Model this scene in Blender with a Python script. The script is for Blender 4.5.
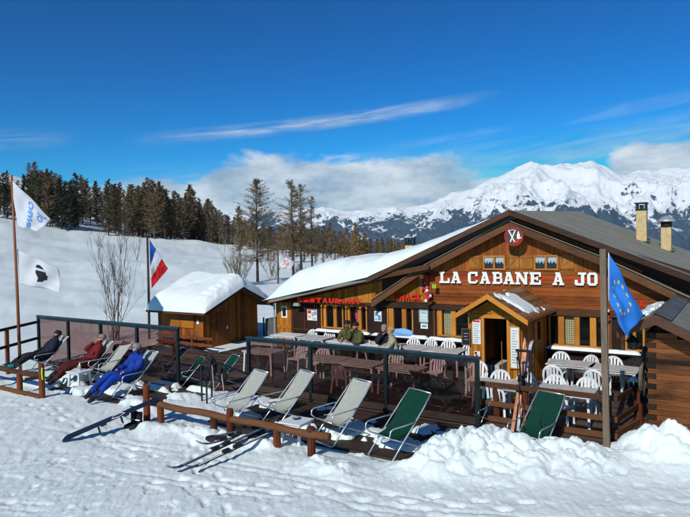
import bpy, bmesh, math, random
import numpy as np
from mathutils import Vector, Matrix
R=math.radians
random.seed(7)
for o in list(bpy.data.objects): bpy.data.objects.remove(o)
SC=bpy.context.scene; COL=SC.collection
# ---------------------------------------------------------------- camera
FPX=600.; YAW=math.atan2(.5525,.833); PITCH=-math.atan(12.5/600); ROLL=R(1.2)
C0=np.array([0,0,4.0])
FW=np.array([-math.sin(YAW)*math.cos(PITCH),math.cos(YAW)*math.cos(PITCH),math.sin(PITCH)])
RT0=np.array([math.cos(YAW),math.sin(YAW),0]); UP0=np.cross(RT0,FW)
RT=math.cos(ROLL)*RT0-math.sin(ROLL)*UP0; UP=math.sin(ROLL)*RT0+math.cos(ROLL)*UP0
FH=np.array([-math.sin(YAW),math.cos(YAW)]); RH=np.array([math.cos(YAW),math.sin(YAW)])
cam=bpy.data.cameras.new('camera'); cam.sensor_width=36; cam.lens=36*FPX/690; cam.clip_end=60000; cam.clip_start=.1
co=bpy.data.objects.new('camera',cam); COL.objects.link(co)
M=Matrix((( RT[0],UP[0],-FW[0],C0[0]),(RT[1],UP[1],-FW[1],C0[1]),(RT[2],UP[2],-FW[2],C0[2]),(0,0,0,1)))
co.matrix_world=M; SC.camera=co
# surveying helpers: where a line of sight meets a level surface, a wall, or the terrain
def ray(x,y): return FW+RT*(x-345)/FPX-UP*(y-258.5)/FPX
def G(x,y,z=0.):
    r=ray(x,y); return C0+r*((z-4.0)/r[2])
def F(x,y,Y):
    r=ray(x,y); return C0+r*(Y/r[1])
def AT(px,D):   # plan point at distance D along bearing px
    p=FH*D+RH*D*(px-345)/FPX; return p
# ---------------------------------------------------------------- sky + sun
SUN_EL=R(35); sx,sy=.085,-.996      # horizontal direction towards the sun
SUN_AZ=math.atan2(sx,sy)           # measured from +Y clockwise
w=bpy.data.worlds.new("World"); SC.world=w; w.use_nodes=True
nt=w.node_tree; nt.nodes.clear()
def N(t,typ,**k):
    n=t.nodes.new(typ)
    for a,b in k.items(): setattr(n,a,b)
    return n
def L(t,a,b): t.links.new(a,b)
out=N(nt,'ShaderNodeOutputWorld'); bg=N(nt,'ShaderNodeBackground'); L(nt,bg.outputs[0],out.inputs[0])
sky=N(nt,'ShaderNodeTexSky',sky_type='NISHITA'); sky.sun_disc=False; sky.sun_elevation=SUN_EL; sky.sun_rotation=SUN_AZ
sky.altitude=2000; sky.air_density=1.0; sky.dust_density=.15; sky.ozone_density=2.0
def math_(t,op,a,b=None,c=None,clamp=False):
    n=N(t,'ShaderNodeMath',operation=op); n.use_clamp=clamp
    for i,v in enumerate((a,b,c)):
        if v is None: continue
        if isinstance(v,(int,float)): n.inputs[i].default_value=v
        else: L(t,v,n.inputs[i])
    return n.outputs[0]
gmn=N(nt,'ShaderNodeGamma'); gmn.inputs[1].default_value=1.5; L(nt,sky.outputs[0],gmn.inputs[0])
hs=N(nt,'ShaderNodeHueSaturation'); hs.inputs['Saturation'].default_value=1.25; hs.inputs['Value'].default_value=.49; L(nt,gmn.outputs[0],hs.inputs['Color'])
tint=N(nt,'ShaderNodeMix',data_type='RGBA',blend_type='MULTIPLY'); tint.inputs[0].default_value=1; tint.inputs[7].default_value=(.10,.95,1.0,1); L(nt,hs.outputs[0],tint.inputs[6])
tc=N(nt,'ShaderNodeTexCoord'); sp=N(nt,'ShaderNodeSeparateXYZ'); L(nt,tc.outputs['Generated'],sp.inputs[0])
X_,Y_,Z_=sp.outputs
fwd=math_(nt,'ADD',math_(nt,'MULTIPLY',X_,float(FH[0])),math_(nt,'MULTIPLY',Y_,float(FH[1])))
rgt=math_(nt,'ADD',math_(nt,'MULTIPLY',X_,float(RH[0])),math_(nt,'MULTIPLY',Y_,float(RH[1])))
az=math_(nt,'ARCTAN2',rgt,fwd); el=math_(nt,'ARCSINE',Z_)
def comb(a,b,c=0.):
    n=N(nt,'ShaderNodeCombineXYZ')
    for i,v in enumerate((a,b,c)):
        if isinstance(v,(int,float)): n.inputs[i].default_value=v
        else: L(nt,v,n.inputs[i])
    return n.outputs[0]
def noise(vec,scale,detail=5,rough=.55,dist=0.):
    n=N(nt,'ShaderNodeTexNoise'); n.inputs['Scale'].default_value=scale; n.inputs['Detail'].default_value=detail; n.inputs['Roughness'].default_value=rough; n.inputs['Distortion'].default_value=dist
    L(nt,vec,n.inputs['Vector']); return n.outputs[0]
def smooth(v,a,b):
    n=N(nt,'ShaderNodeMapRange',interpolation_type='SMOOTHSTEP'); n.inputs[1].default_value=a; n.inputs[2].default_value=b; L(nt,v,n.inputs[0]); return n.outputs[0]
def mul(*v):
    r=v[0]
    for q in v[1:]: r=math_(nt,'MULTIPLY',r,q)
    return r
def band(c0,slope,wd,lo,hi,soft=.15):
    d=math_(nt,'SUBTRACT',el,math_(nt,'ADD',math_(nt,'MULTIPLY',az,slope),c0))
    g=math_(nt,'SUBTRACT',1.0,smooth(math_(nt,'ABSOLUTE',d),0.,wd))
    return mul(g,smooth(az,lo,lo+soft),math_(nt,'SUBTRACT',1.0,smooth(az,hi-soft,hi)))
streak=noise(comb(math_(nt,'MULTIPLY',az,1.6),math_(nt,'MULTIPLY',math_(nt,'SUBTRACT',el,math_(nt,'MULTIPLY',az,.13)),17.)),3.2,6,.6,.6)
stk=smooth(streak,.30,.72)
c1=mul(band(.206,.105,.015,-.36,.28,.24),smooth(streak,.30,.68),.9)
c2=mul(band(.115,.06,.045,-.45,.75,.2),stk,.45)
c4=mul(band(.150,.10,.014,.0,.8,.25),stk,.22)
c5=mul(band(.215,.10,.02,-.95,-.40,.12),stk,.6)
puffn=noise(comb(math_(nt,'MULTIPLY',az,2.4),math_(nt,'MULTIPLY',el,5.)),3.3,8,.58,.3)
# low cloud bank lying behind the ridge
bankmask=mul(math_(nt,'SUBTRACT',1.0,smooth(math_(nt,'ABSOLUTE',math_(nt,'SUBTRACT',az,-.02)),.08,.36)),math_(nt,'SUBTRACT',1.0,smooth(el,.07,.19)))
bank2=mul(math_(nt,'SUBTRACT',1.0,smooth(math_(nt,'ABSOLUTE',math_(nt,'SUBTRACT',az,.52)),.03,.15)),math_(nt,'SUBTRACT',1.0,smooth(el,.10,.175)))
low=mul(math_(nt,'SUBTRACT',1.0,smooth(el,.05,.15)),smooth(az,-1.0,-.25),.60)
bm=math_(nt,'MAXIMUM',math_(nt,'MAXIMUM',bankmask,bank2),low)
c3=smooth(math_(nt,'ADD',puffn,math_(nt,'MULTIPLY',bm,.86)),.68,.90)
cl=math_(nt,'MAXIMUM',math_(nt,'MAXIMUM',math_(nt,'MAXIMUM',c1,c2),math_(nt,'MAXIMUM',c4,c5)),mul(c3,.93),clamp=True)
shade=noise(comb(math_(nt,'MULTIPLY',az,1.7),math_(nt,'MULTIPLY',el,4.),3.3),4.5,7,.6)
cr=N(nt,'ShaderNodeValToRGB'); cr.color_ramp.elements[0].position=.38; cr.color_ramp.elements[0].color=(3.9,5.0,6.1,1); cr.color_ramp.elements[1].position=.60; cr.color_ramp.elements[1].color=(9.2,9.8,10.0,1)
L(nt,shade,cr.inputs[0])
mx=N(nt,'ShaderNodeMix',data_type='RGBA'); dk=N(nt,'ShaderNodeMix',data_type='RGBA',blend_type='DARKEN'); dk.inputs[0].default_value=1; dk.inputs[7].default_value=(7,8,10,1); L(nt,tint.outputs[2],dk.inputs[6])
L(nt,cl,mx.inputs[0]); L(nt,dk.outputs[2],mx.inputs[6]); L(nt,cr.outputs[0],mx.inputs[7])
L(nt,mx.outputs[2],bg.inputs[0]); bg.inputs[1].default_value=.105
sl=bpy.data.lights.new('sun','SUN'); sl.energy=4.1; sl.angle=R(.53); sl.color=(1,.985,.88)
so=bpy.data.objects.new('sun',sl); COL.objects.link(so)
sd=Vector((sx*math.cos(SUN_EL),sy*math.cos(SUN_EL),math.sin(SUN_EL))).normalized()
so.rotation_euler=sd.to_track_quat('Z','Y').to_euler(); so.location=(0,-20,30)
SC.view_settings.view_transform='Standard'; SC.view_settings.look='None'; SC.view_settings.exposure=-.10; SC.view_settings.gamma=1
# ---------------------------------------------------------------- materials
def mat(name,col,rough=.6,metal=0.,spec=None):
    if spec is None: spec=.5 if (rough<.5 or metal>.2) else .14
    m=bpy.data.materials.new(name); m.use_nodes=True; b=m.node_tree.nodes['Principled BSDF']
    b.inputs['Base Color'].default_value=(*col,1); b.inputs['Roughness'].default_value=rough; b.inputs['Metallic'].default_value=metal
    b.inputs['Specular IOR Level'].default_value=spec
    return m
def nodes(m): return m.node_tree, m.node_tree.nodes['Principled BSDF']
def ramp(t,src,stops):
    r=N(t,'ShaderNodeValToRGB'); e=r.color_ramp.elements
    while len(e)<len(stops): e.new(.5)
    for i,(p,c) in enumerate(stops): e[i].position=p; e[i].color=(*c,1)
    L(t,src,r.inputs[0]); return r.outputs[0]
def tnoise(t,scale,vec=None,detail=4,rough=.55,sc=(1,1,1),coord='Object'):
    tcn=N(t,'ShaderNodeTexCoord'); mp=N(t,'ShaderNodeMapping'); mp.inputs['Scale'].default_value=sc
    L(t,tcn.outputs[coord],mp.inputs[0])
    n=N(t,'ShaderNodeTexNoise'); n.inputs['Scale'].default_value=scale; n.inputs['Detail'].default_value=detail; n.inputs['Roughness'].default_value=rough
    L(t,mp.outputs[0],n.inputs['Vector']); return n.outputs[0]
def bump(t,b,h,st=.3,dist=.02):
    n=N(t,'ShaderNodeBump'); n.inputs['Strength'].default_value=st; n.inputs['Distance'].default_value=dist; L(t,h,n.inputs['Height']); L(t,n.outputs[0],b.inputs['Normal'])
def wood(name,dark,light,axis='x',rough=.6,vary=.35,scale=3.,gr=12):
    """timber: grain stretched along one axis, blotches, and a tone of its own per board"""
    m=mat(name,light,rough); t,b=nodes(m)
    s={'x':(1,gr,gr),'y':(gr,1,gr),'z':(gr,gr,1)}[axis]
    g=tnoise(t,scale,detail=6,rough=.65,sc=s); bl=tnoise(t,1.6,detail=3)
    oi=N(t,'ShaderNodeObjectInfo')
    v=math_(t,'ADD',math_(t,'MULTIPLY',g,.65),math_(t,'MULTIPLY',bl,.35))
    v=math_(t,'ADD',v,math_(t,'MULTIPLY',math_(t,'SUBTRACT',oi.outputs['Random'],.5),vary))
    c=ramp(t,v,[(.30,dark),(.68,light)]); L(t,c,b.inputs['Base Color'])
    bump(t,b,g,.35,.01); return m
def varied(name,c1,c2,scale=4,rough=.6,metal=0.,bst=0.,sc=(1,1,1),lo=.35,hi=.65):
    m=mat(name,c1,rough,metal); t,b=nodes(m); g=tnoise(t,scale,detail=6,rough=.6,sc=sc)
    L(t,ramp(t,g,[(lo,c1),(hi,c2)]),b.inputs['Base Color'])
    if bst: bump(t,b,g,bst,.02)
    return m
m_board=wood('orange_boards',(.16,.044,.010),(.40,.115,.018),'z',vary=.22)
m_boardx=wood('brown_siding',(.12,.030,.008),(.33,.088,.016),'x',vary=.25)
m_gold=wood('golden_boards',(.22,.072,.010),(.50,.185,.022),'z')
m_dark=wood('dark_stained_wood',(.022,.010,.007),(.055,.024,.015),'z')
m_beam=wood('beam_wood',(.050,.023,.012),(.14,.060,.028),'x')
m_beam2=wood('verge_wood',(.035,.018,.012),(.095,.045,.027),'x')
m_frame=wood('window_wood',(.34,.12,.02),(.58,.23,.035),'z')
m_log=wood('fence_log',(.035,.018,.011),(.15,.062,.030),'x',gr=12,rough=.85)
m_logv=wood('fence_post_wood',(.05,.018,.010),(.22,.052,.016),'z',gr=10,rough=.75)
m_hlog=wood('hut_log',(.016,.008,.005),(.23,.078,.024),'x',vary=.35,gr=14,scale=2.2)
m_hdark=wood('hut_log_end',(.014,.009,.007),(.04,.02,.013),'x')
m_shed=wood('shed_boards',(.12,.038,.009),(.36,.115,.018),'z')
m_shedd=wood('shed_dark_boards',(.09,.030,.011),(.22,.075,.02),'z')
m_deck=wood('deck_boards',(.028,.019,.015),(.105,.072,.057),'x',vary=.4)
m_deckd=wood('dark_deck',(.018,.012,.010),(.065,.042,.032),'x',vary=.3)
m_pole=wood('grey_pole_wood',(.085,.058,.038),(.19,.14,.10),'z')
m_poler=wood('red_pole_wood',(.16,.045,.02),(.30,.10,.05),'z')
m_roof=varied('grey_roof_felt',(.21,.20,.158),(.26,.25,.205),1.5,.8,bst=.1)
m_corr=varied('corrugated_roof',(.16,.15,.135),(.22,.21,.19),2,.5,.3)
m_flash=varied('metal_flashing',(.075,.08,.085),(.11,.115,.12),3,.8,.0)
m_poroof=wood('porch_roof_boards',(.11,.05,.02),(.30,.15,.07),'y')
m_glassframe=varied('green_black_metal',(.006,.011,.011),(.012,.022,.024),6,.4,.3)
m_bluecap=varied('blue_metal_cap',(.010,.035,.055),(.015,.055,.09),6,.35,.3)
m_steel=mat('steel_tube',(.62,.66,.70),.3,.75)
m_white=varied('white_plastic',(.66,.68,.70),(.78,.79,.80),8,.4)
m_tabtop=varied('grey_table_top',(.40,.38,.36),(.58,.57,.55),5,.5)
m_beige=varied('beige_canvas',(.33,.33,.29),(.39,.39,.345),12,.8)
m_green=varied('green_canvas',(.003,.034,.021),(.004,.046,.029),12,.75)
m_dgreen=varied('dark_green_canvas',(.012,.03,.024),(.02,.045,.036),12,.8)
m_letter=mat('white_letter_paint',(.80,.79,.75),.5)
m_red=mat('red_paint',(.62,.022,.012),.5)
m_black=varied('black_rubber',(.010,.010,.012),(.03,.03,.035),10,.85)
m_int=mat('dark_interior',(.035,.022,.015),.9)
m_chim=varied('yellow_render',(.48,.34,.16),(.62,.47,.25),6,.85,bst=.3)
m_trunk=wood('bark',(.05,.035,.025),(.13,.09,.065),'z',rough=.9,gr=4)
m_twig=mat('bare_twig',(.06,.04,.032),.9)
def snowmat(name,c1,c2,big=False):
    m=mat(name,c2,.55,spec=.3); t,b=nodes(m)
    n1=tnoise(t,1.1,detail=5); n2=tnoise(t,14.,detail=5,rough=.7); n3=tnoise(t,60.,detail=3,rough=.7)
    L(t,ramp(t,n1,[(.35,c1),(.62,c2)]),b.inputs['Base Color'])
    h=math_(t,'ADD',n2,math_(t,'MULTIPLY',n3,.35)); bump(t,b,h,.42 if not big else .35,.05)
    b.inputs['Subsurface Weight'].default_value=0
    return m
m_snow=snowmat('trodden_snow',(.74,.81,.80),(.80,.86,.85))
m_snowr=snowmat('soft_roof_snow',(.72,.78,.78),(.80,.85,.85),True)
# tinted pane: see-through with a sheen
def pane(name,tint,gl=.08,thru=.9):
    m=bpy.data.materials.new(name); m.use_nodes=True; t=m.node_tree; t.nodes.clear()
    o=N(t,'ShaderNodeOutputMaterial'); tr=N(t,'ShaderNodeBsdfTransparent'); tr.inputs[0].default_value=(*tint,1)
    g=N(t,'ShaderNodeBsdfGlossy'); g.inputs['Roughness'].default_value=.03; fr=N(t,'ShaderNodeFresnel'); fr.inputs[0].default_value=1.45
    df=N(t,'ShaderNodeBsdfDiffuse'); df.inputs[0].default_value=(tint[0]*.35,tint[1]*.35,tint[2]*.35,1)
    m1=N(t,'ShaderNodeMixShader'); m1.inputs[0].default_value=1-thru; L(t,tr.outputs[0],m1.inputs[1]); L(t,df.outputs[0],m1.inputs[2])
    gb=N(t,'ShaderNodeNewGeometry'); fq=math_(t,'MULTIPLY',fr.outputs[0],math_(t,'SUBTRACT',1.0,gb.outputs['Backfacing']))
    m2=N(t,'ShaderNodeMixShader'); L(t,fq,m2.inputs[0]); L(t,m1.outputs[0],m2.inputs[1]); L(t,g.outputs[0],m2.inputs[2]); L(t,m2.outputs[0],o.inputs[0]); return m
m_pane=pane('smoky_brown_acrylic',(.62,.49,.46),thru=.985)
m_panel=pane('reddish_acrylic',(.66,.51,.49),thru=.985)
m_wglass=pane('window_glass',(.94,.97,.97),thru=.99)
m_rockmist=None
# ---------------------------------------------------------------- mesh helpers
class MB:
    def __init__(s): s.v=[]; s.f=[]; s.m=[]
    def add(s,v,f,mi=0):
        n=len(s.v); s.v+= [tuple(map(float,p)) for p in v]; s.f+=[tuple(i+n for i in q) for q in f]; s.m+=[mi]*len(f); return s
    def box(s,x0,x1,y0,y1,z0,z1,mi=0):
        v=[(x,y,z) for z in (z0,z1) for y in (y0,y1) for x in (x0,x1)]
        return s.add(v,[(0,2,3,1),(4,5,7,6),(0,1,5,4),(2,6,7,3),(0,4,6,2),(1,3,7,5)],mi)
    def bar(s,p0,p1,wd,ht,up=(0,0,1),mi=0):
        p0,p1=Vector(p0),Vector(p1); d=(p1-p0).normalized(); u=Vector(up); a=d.cross(u)
        if a.length<1e-4: a=d.cross(Vector((0,1,0)))
        a.normalize(); b=a.cross(d).normalized(); a=a*wd/2; b=b*ht/2
        v=[p+q for p in (p0,p1) for q in (-a-b,a-b,a+b,-a+b)]
        return s.add(v,[(3,2,1,0),(4,5,6,7),(0,1,5,4),(1,2,6,5),(2,3,7,6),(3,0,4,7)],mi)
    def tube(s,pts,r,n=8,mi=0,cap=True):
        pts=[Vector(p) for p in pts]; rr=r if isinstance(r,(list,tuple)) else [r]*len(pts)
        rings=[]; prev=None; vs=[]
        for i,p in enumerate(pts):
            if i==0: d=pts[1]-p
            elif i==len(pts)-1: d=p-pts[i-1]
            else: d=(pts[i+1]-p).normalized()+(p-pts[i-1]).normalized()
            d.normalize()
            if prev is None:
                a=d.cross(Vector((0,0,1)))
                if a.length<1e-3: a=d.cross(Vector((0,1,0)))
            else: a=prev-d*prev.dot(d)
            a.normalize(); prev=a; b=d.cross(a)
            for k in range(n):
                t=2*math.pi*k/n; vs.append(p+(a*math.cos(t)+b*math.sin(t))*rr[i])
        fs=[]
        for i in range(len(pts)-1):
            for k in range(n):
                k2=(k+1)%n; fs.append((i*n+k,i*n+k2,(i+1)*n+k2,(i+1)*n+k))
        if cap: fs.append(tuple(range(n))[::-1]); fs.append(tuple((len(pts)-1)*n+k for k in range(n)))
        return s.add(vs,fs,mi)
    def prism(s,poly,d0,d1,axis='y',mi=0):
        """polygon in the plane across axis, extruded from d0 to d1"""
        def P(a,b,d): return {'y':(a,d,b),'x':(d,a,b),'z':(a,b,d)}[axis]
        n=len(poly); v=[P(a,b,d0) for a,b in poly]+[P(a,b,d1) for a,b in poly]
        f=[tuple(range(n)),tuple(range(2*n-1,n-1,-1))]+[(i,i+n,(i+1)%n+n,(i+1)%n) for i in range(n)]
        return s.add(v,f,mi)
    def ball(s,c,r,sc=(1,1,1),n=10,m=7,mi=0):
        v=[];f=[]
        for i in range(m+1):
            ph=math.pi*i/m
            for k in range(n):
                t=2*math.pi*k/n; v.append((c[0]+r*sc[0]*math.sin(ph)*math.cos(t),c[1]+r*sc[1]*math.sin(ph)*math.sin(t),c[2]+r*sc[2]*math.cos(ph)))
        for i in range(m):
            for k in range(n): f.append((i*n+k,(i+1)*n+k,(i+1)*n+(k+1)%n,i*n+(k+1)%n))
        return s.add(v,f,mi)
    def build(s,name,mats,parent=None,loc=None,smooth=False,kind=None,label=None,bev=0):
        me=bpy.data.meshes.new(name); me.from_pydata(s.v,[],s.f)
        if not isinstance(mats,(list,tuple)): mats=[mats]
        for m in mats: me.materials.append(m)
        if len(mats)>1: me.polygons.foreach_set('material_index',s.m)
        me.update()
        bm=bmesh.new(); bm.from_mesh(me); bmesh.ops.recalc_face_normals(bm,faces=bm.faces); bm.to_mesh(me); bm.free()
        if smooth: me.polygons.foreach_set('use_smooth',[True]*len(me.polygons))
        o=bpy.data.objects.new(name,me); COL.objects.link(o)
        if parent is not None: o.parent=parent
        if loc is not None: o.location=loc
        if kind: o['kind']=kind
        if label: o['label']=label
        if bev:
            b=o.modifiers.new('bevel','BEVEL'); b.width=bev; b.segments=2; b.limit_method='ANGLE'
        return o
def tag(o,label=None,cat=None,group=None,kind=None):
    if label: o['label']=label
    if cat: o['category']=cat
    if group: o['group']=group
    if kind: o['kind']=kind
    return o
def thing(name,label,cat,loc=(0,0,0),rz=0.,group=None):
    o=bpy.data.objects.new(name,None); o.empty_display_size=.2; COL.objects.link(o); o.location=loc; o.rotation_euler=(0,0,rz)
    return tag(o,label,cat,group)
def copy_tree(o,parent=None):
    c=o.copy(); COL.objects.link(c)
    if parent is not None: c.parent=parent
    for ch in o.children: copy_tree(ch,c)
    return c
def grid_mesh(name,V,nr,nc,mats,parent=None,smooth=True,kind=None,wrap=False,fm=None):
    """V: (nr*nc,3) array"""
    me=bpy.data.meshes.new(name); i=np.arange(nr-1)[:,None]; j=np.arange(nc if wrap else nc-1)[None,:]; j2=(j+1)%nc
    q=np.stack([i*nc+j,i*nc+j2,(i+1)*nc+j2,(i+1)*nc+j],-1).reshape(-1,4)
    me.vertices.add(len(V)); me.vertices.foreach_set('co',np.asarray(V,np.float32).ravel())
    me.loops.add(q.size); me.loops.foreach_set('vertex_index',q.ravel().astype(np.int32))
    me.polygons.add(len(q)); me.polygons.foreach_set('loop_start',np.arange(0,q.size,4,dtype=np.int32)); me.polygons.foreach_set('loop_total',np.full(len(q),4,np.int32))
    if not isinstance(mats,(list,tuple)): mats=[mats]
    for m in mats: me.materials.append(m)
    if smooth: me.polygons.foreach_set('use_smooth',np.ones(len(q),bool))
    if fm is not None: me.polygons.foreach_set('material_index',fm.astype(np.int32))
    me.update(calc_edges=True)
    o=bpy.data.objects.new(name,me); COL.objects.link(o)
    if parent is not None: o.parent=parent
    if kind: o['kind']=kind
    return o
# value noise
def _h(ix,iy,seed):
    n=(ix.astype(np.int64)*374761393+iy.astype(np.int64)*668265263+seed*2147483647)&0xffffffff
    n=((n^(n>>13))*1274126177)&0xffffffff; n=(n^(n>>16))&0xffffffff
    return n/4294967295.
def vn(x,y,seed=0):
    x=np.asarray(x,float);y=np.asarray(y,float)
    ix=np.floor(x);iy=np.floor(y);fx=x-ix;fy=y-iy;fx=fx*fx*fx*(fx*(fx*6-15)+10);fy=fy*fy*fy*(fy*(fy*6-15)+10)
    a=_h(ix,iy,seed);b=_h(ix+1,iy,seed);c=_h(ix,iy+1,seed);d=_h(ix+1,iy+1,seed)
    return (a*(1-fx)+b*fx)*(1-fy)+(c*(1-fx)+d*fx)*fy
def fbm(x,y,o=4,seed=0,g=.5):
    s=0;a=1;t=0
    for i in range(o):
        s=s+a*vn(x*2**i+17.3*i,y*2**i-9.1*i,seed+i);t+=a;a*=g
    return s/t
def ridged(x,y,o=6,seed=0,g=.5):
    s=0;a=1;t=0;wt=1
    for i in range(o):
        n=1-np.abs(2*vn(x*2**i+11.7*i,y*2**i+5.3*i,seed+i)-1); n=n*n; s=s+a*n*wt; t+=a; a*=g; wt=np.clip(n*1.6,0,1)
    return s/t
def sst(x,a,b):
    t=np.clip((x-a)/(b-a),0,1); return t*t*(3-2*t)
# ================================================================ terrain
TX=np.array([-900,-300,-60,0,70,130,200,240,300,345,420,560,760,1200])
TT=np.array([ 80, 85, 92, 92,95,98,105,108,110,110,100,90,80,80.])          # distance of the first trees
TZ=np.array([12,12,10.2,8.9,7.0,6.0,5.2,4.4,3.3,2.2,0,-3,-5,-6.])           # height of the snow there
PILES=[(445,458,.20,.75),(480,452,.27,.65),(578,460,.20,.55),(600,466,.10,.5),(430,466,.10,.5),(512,458,.24,.70),(495,468,.12,.7),(548,466,.12,.7),(430,462,.12,.6),(646,455,.24,.50),(668,455,.30,.75),(690,455,.24,.8),(720,452,.35,1.)]
PW=[(G(a,b)[0],G(a,b)[1],h,r) for a,b,h,r in PILES]
def billow(x,y,o=3,seed=0):
    s=0;a=1;t=0
    for i in range(o):
        s=s+a*np.sqrt(np.abs(2*vn(x*2.1**i+3.7*i,y*2.1**i-5.3*i,seed+i)-1)+.02); t+=a; a*=.5
    return s/t
def terr(x,y,fine=True):
    x=np.asarray(x,float);y=np.asarray(y,float)
    d=x*FH[0]+y*FH[1]; r=x*RH[0]+y*RH[1]; D=np.hypot(x,y)
    a=np.arctan2(r,d); px=345+600*np.tan(np.clip(a,-1.2,1.2))
    T=np.interp(px,TX,TT); zT=np.interp(px,TX,TZ)
    front=np.where(np.abs(a)<1.25,1.,0.)*1.; front=1-sst(np.abs(a),1.0,1.5)
    dd=np.where(d>1,d,D)
    t=np.clip((dd-24)/(T-24),0,1)
    z=zT*(.55*t+.45*t*t)*front
    beyond=np.clip(dd-T,0,None)
    slope=np.interp(px,[-900,0,60,140,230,300,400,1200],[.22,.2,.17,.04,-.06,-.20,-.28,-.3])
    z=z+beyond*slope*front - np.clip(beyond-110,0,None)*.25*front
    z=z+(fbm(x*.045,y*.045,4,3)-.5)*2.4*sst(D,26,80)
    z=z+(fbm(x*.22,y*.22,3,5)-.5)*.55*sst(D,20,40)+.25*billow(x*.35,y*.16,3,7)*sst(D,24,40)*(1-sst(D,120,200))
    if fine:
        near=1-sst(D,16,30)
        z=z+(fbm(x*.7,y*.7,3,11,.5)-.5)*.05*near*(1-sst(y,11.,12.)*(x>-21)*(x<3)*(y<19))
        z=z+(fbm(x*6,y*6,3,21,.6)-.5)*.022*near+.02*billow(x*4.2,y*4.2,3,24)*sst(fbm(x*.5,y*.5,2,27),.42,.62)*near
        # trodden dents
        w1=vn(x*3.1+.6*vn(x*2,y*2,8),y*3.1,31); z=z-.020*sst(w1,.76,.84)*near
        w2=vn(x*7.3,y*5.1,37); z=z-.018*sst(w2,.78,.86)*near+.006*billow(x*7,y*7,3,28)*near+(fbm((x*.8+y*.6)*14,(y*.8-x*.6)*4,2,29)-.5)*.018*near
        # ski tracks in pairs and a few lines of boot prints across the piste
        for (tx,ty,ta,cv_) in ((-9.5,6.6,.20,.010),(-7.2,5.8,.32,-.012),(-4.0,7.4,-.12,.015),(-11.5,7.6,.10,.0)):
            u_=(x-tx)*math.cos(ta)+(y-ty)*math.sin(ta); v_=-(x-tx)*math.sin(ta)+(y-ty)*math.cos(ta)-cv_*u_*u_
            for o_ in (-.11,.11): z=z-.020*np.exp(-((v_-o_)/.045)**2)*sst(vn(u_*.6+ty,u_*0+o_*9,63),.25,.5)*near
        for (tx,ty,ta) in ((-8.6,7.9,2.5),(-5.6,7.9,.35),(-12.6,8.0,-.2)):
            u_=(x-tx)*math.cos(ta)+(y-ty)*math.sin(ta); v_=-(x-tx)*math.sin(ta)+(y-ty)*math.cos(ta)
            k_=np.floor(u_/.36); side_=np.where(k_%2==0,.13,-.13); pr=np.exp(-(((u_/.36-k_-.5)*.36/.13)**4)-(((v_-side_-.05*np.sin(k_*5))/.055)**4))
            z=z-.045*pr*(np.abs(u_)<3.2)*near
        for (cx,cy,h,rr) in PW:
            g=np.exp(-((x-cx)**2+(y-cy)**2)/(rr*rr)); z=z+h*g*(.80+.4*(fbm(x*2.5,y*2.5,3,44)-.5))+ sst(g,.04,.35)*.10*(billow(x*2.7,y*2.7,4,50)-.3)
        # bank of shovelled snow along the log fence and at the railing foot
        bk=np.exp(-((y-8.80-.12*np.sin(x*1.3))/.34)**2)*sst(x,-12.2,-11.3)*(1-sst(x,-6.0,-5.2))
        z=z+bk*(.05+.19*billow(x*3.4,y*3.4,4,61)*sst(fbm(x*1.1,y*1.1,2,66),.35,.6))
        bk=np.exp(-((y-9.05)/.35)**2)*(1-sst(x,-16.2,-15.3))*sst(x,-21,-19)
        z=z+bk*.07*fbm(x*3,y*3,3,71)
        # bare boards where the deckchairs stand, snow patches left between
        m=sst(y,9.35,9.75)*(1-sst(y,12.6,12.8))*sst(x,-10.6,-10.1)*(1-sst(x,-5.15,-4.75))
        pat=fbm(x*1.4,y*1.9,4,81,.55)
        z=z*(1-m)+m*(-.055+.16*sst(pat,.52,.68)*(1-.4*sst(y,11,12.2)))
        m=sst(y,9.5,9.9)*(1-sst(y,12.0,12.2))*sst(x,-19.5,-19)*(1-sst(x,-12.6,-12.1))
        z=z*(1-m)+m*(-.045+.17*sst(fbm(x*1.2+4,y*2.1,4,91,.55),.44,.60))
    # ground drops under terrace and buildings
    m=sst(y,12.25,12.45)*(1-sst(y,27,28))*sst(x,-16.8,-16.2)*(1-sst(x,1.5,3))
    m=np.maximum(m,sst(y,11.80,11.95)*(1-sst(y,16.6,16.9))*sst(x,-21.0,-20.7)*(1-sst(x,-13,-12)))
    m=np.maximum(m,sst(y,12.1,12.35)*(1-sst(y,18,19))*sst(x,-17,-16)*(1-sst(x,-2.3,-1.9)))
    z=z*(1-m)-.22*m
    return z
def snow_at(px,py):
    """where a bearing in the view meets the terrain"""
    r=ray(px,py)
    ts=np.concatenate([np.arange(5,30,.02),np.arange(30,300,.2)])
    P=C0[None]+r[None]*ts[:,None]; z=terr(P[:,0],P[:,1]); k=np.argmax(P[:,2]<z)
    return P[k] if (P[:,2]<z).any() else P[-1]
def tz(x,y): return float(terr(np.array([x]),np.array([y]))[0])
dens=np.linspace(-R(34),R(34),540); rest=np.linspace(R(34),2*math.pi-R(34),72)[1:-1]
AZ=np.concatenate([dens,rest])
DD=np.concatenate([[.02,1.5,3,4,5,5.6,6.2],np.arange(6.8,13.2,.034),np.arange(13.2,21,.09),np.geomspace(21,620,150)])
dg,ag=np.meshgrid(DD,AZ,indexing='ij')
gx=dg*(np.cos(ag)*FH[0]+np.sin(ag)*RH[0]); gy=dg*(np.cos(ag)*FH[1]+np.sin(ag)*RH[1])
gz=terr(gx,gy)
grid_mesh('snow_ground',np.stack([gx,gy,gz],-1).reshape(-1,3),len(DD),len(AZ),m_snow,kind='structure',wrap=True)
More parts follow.
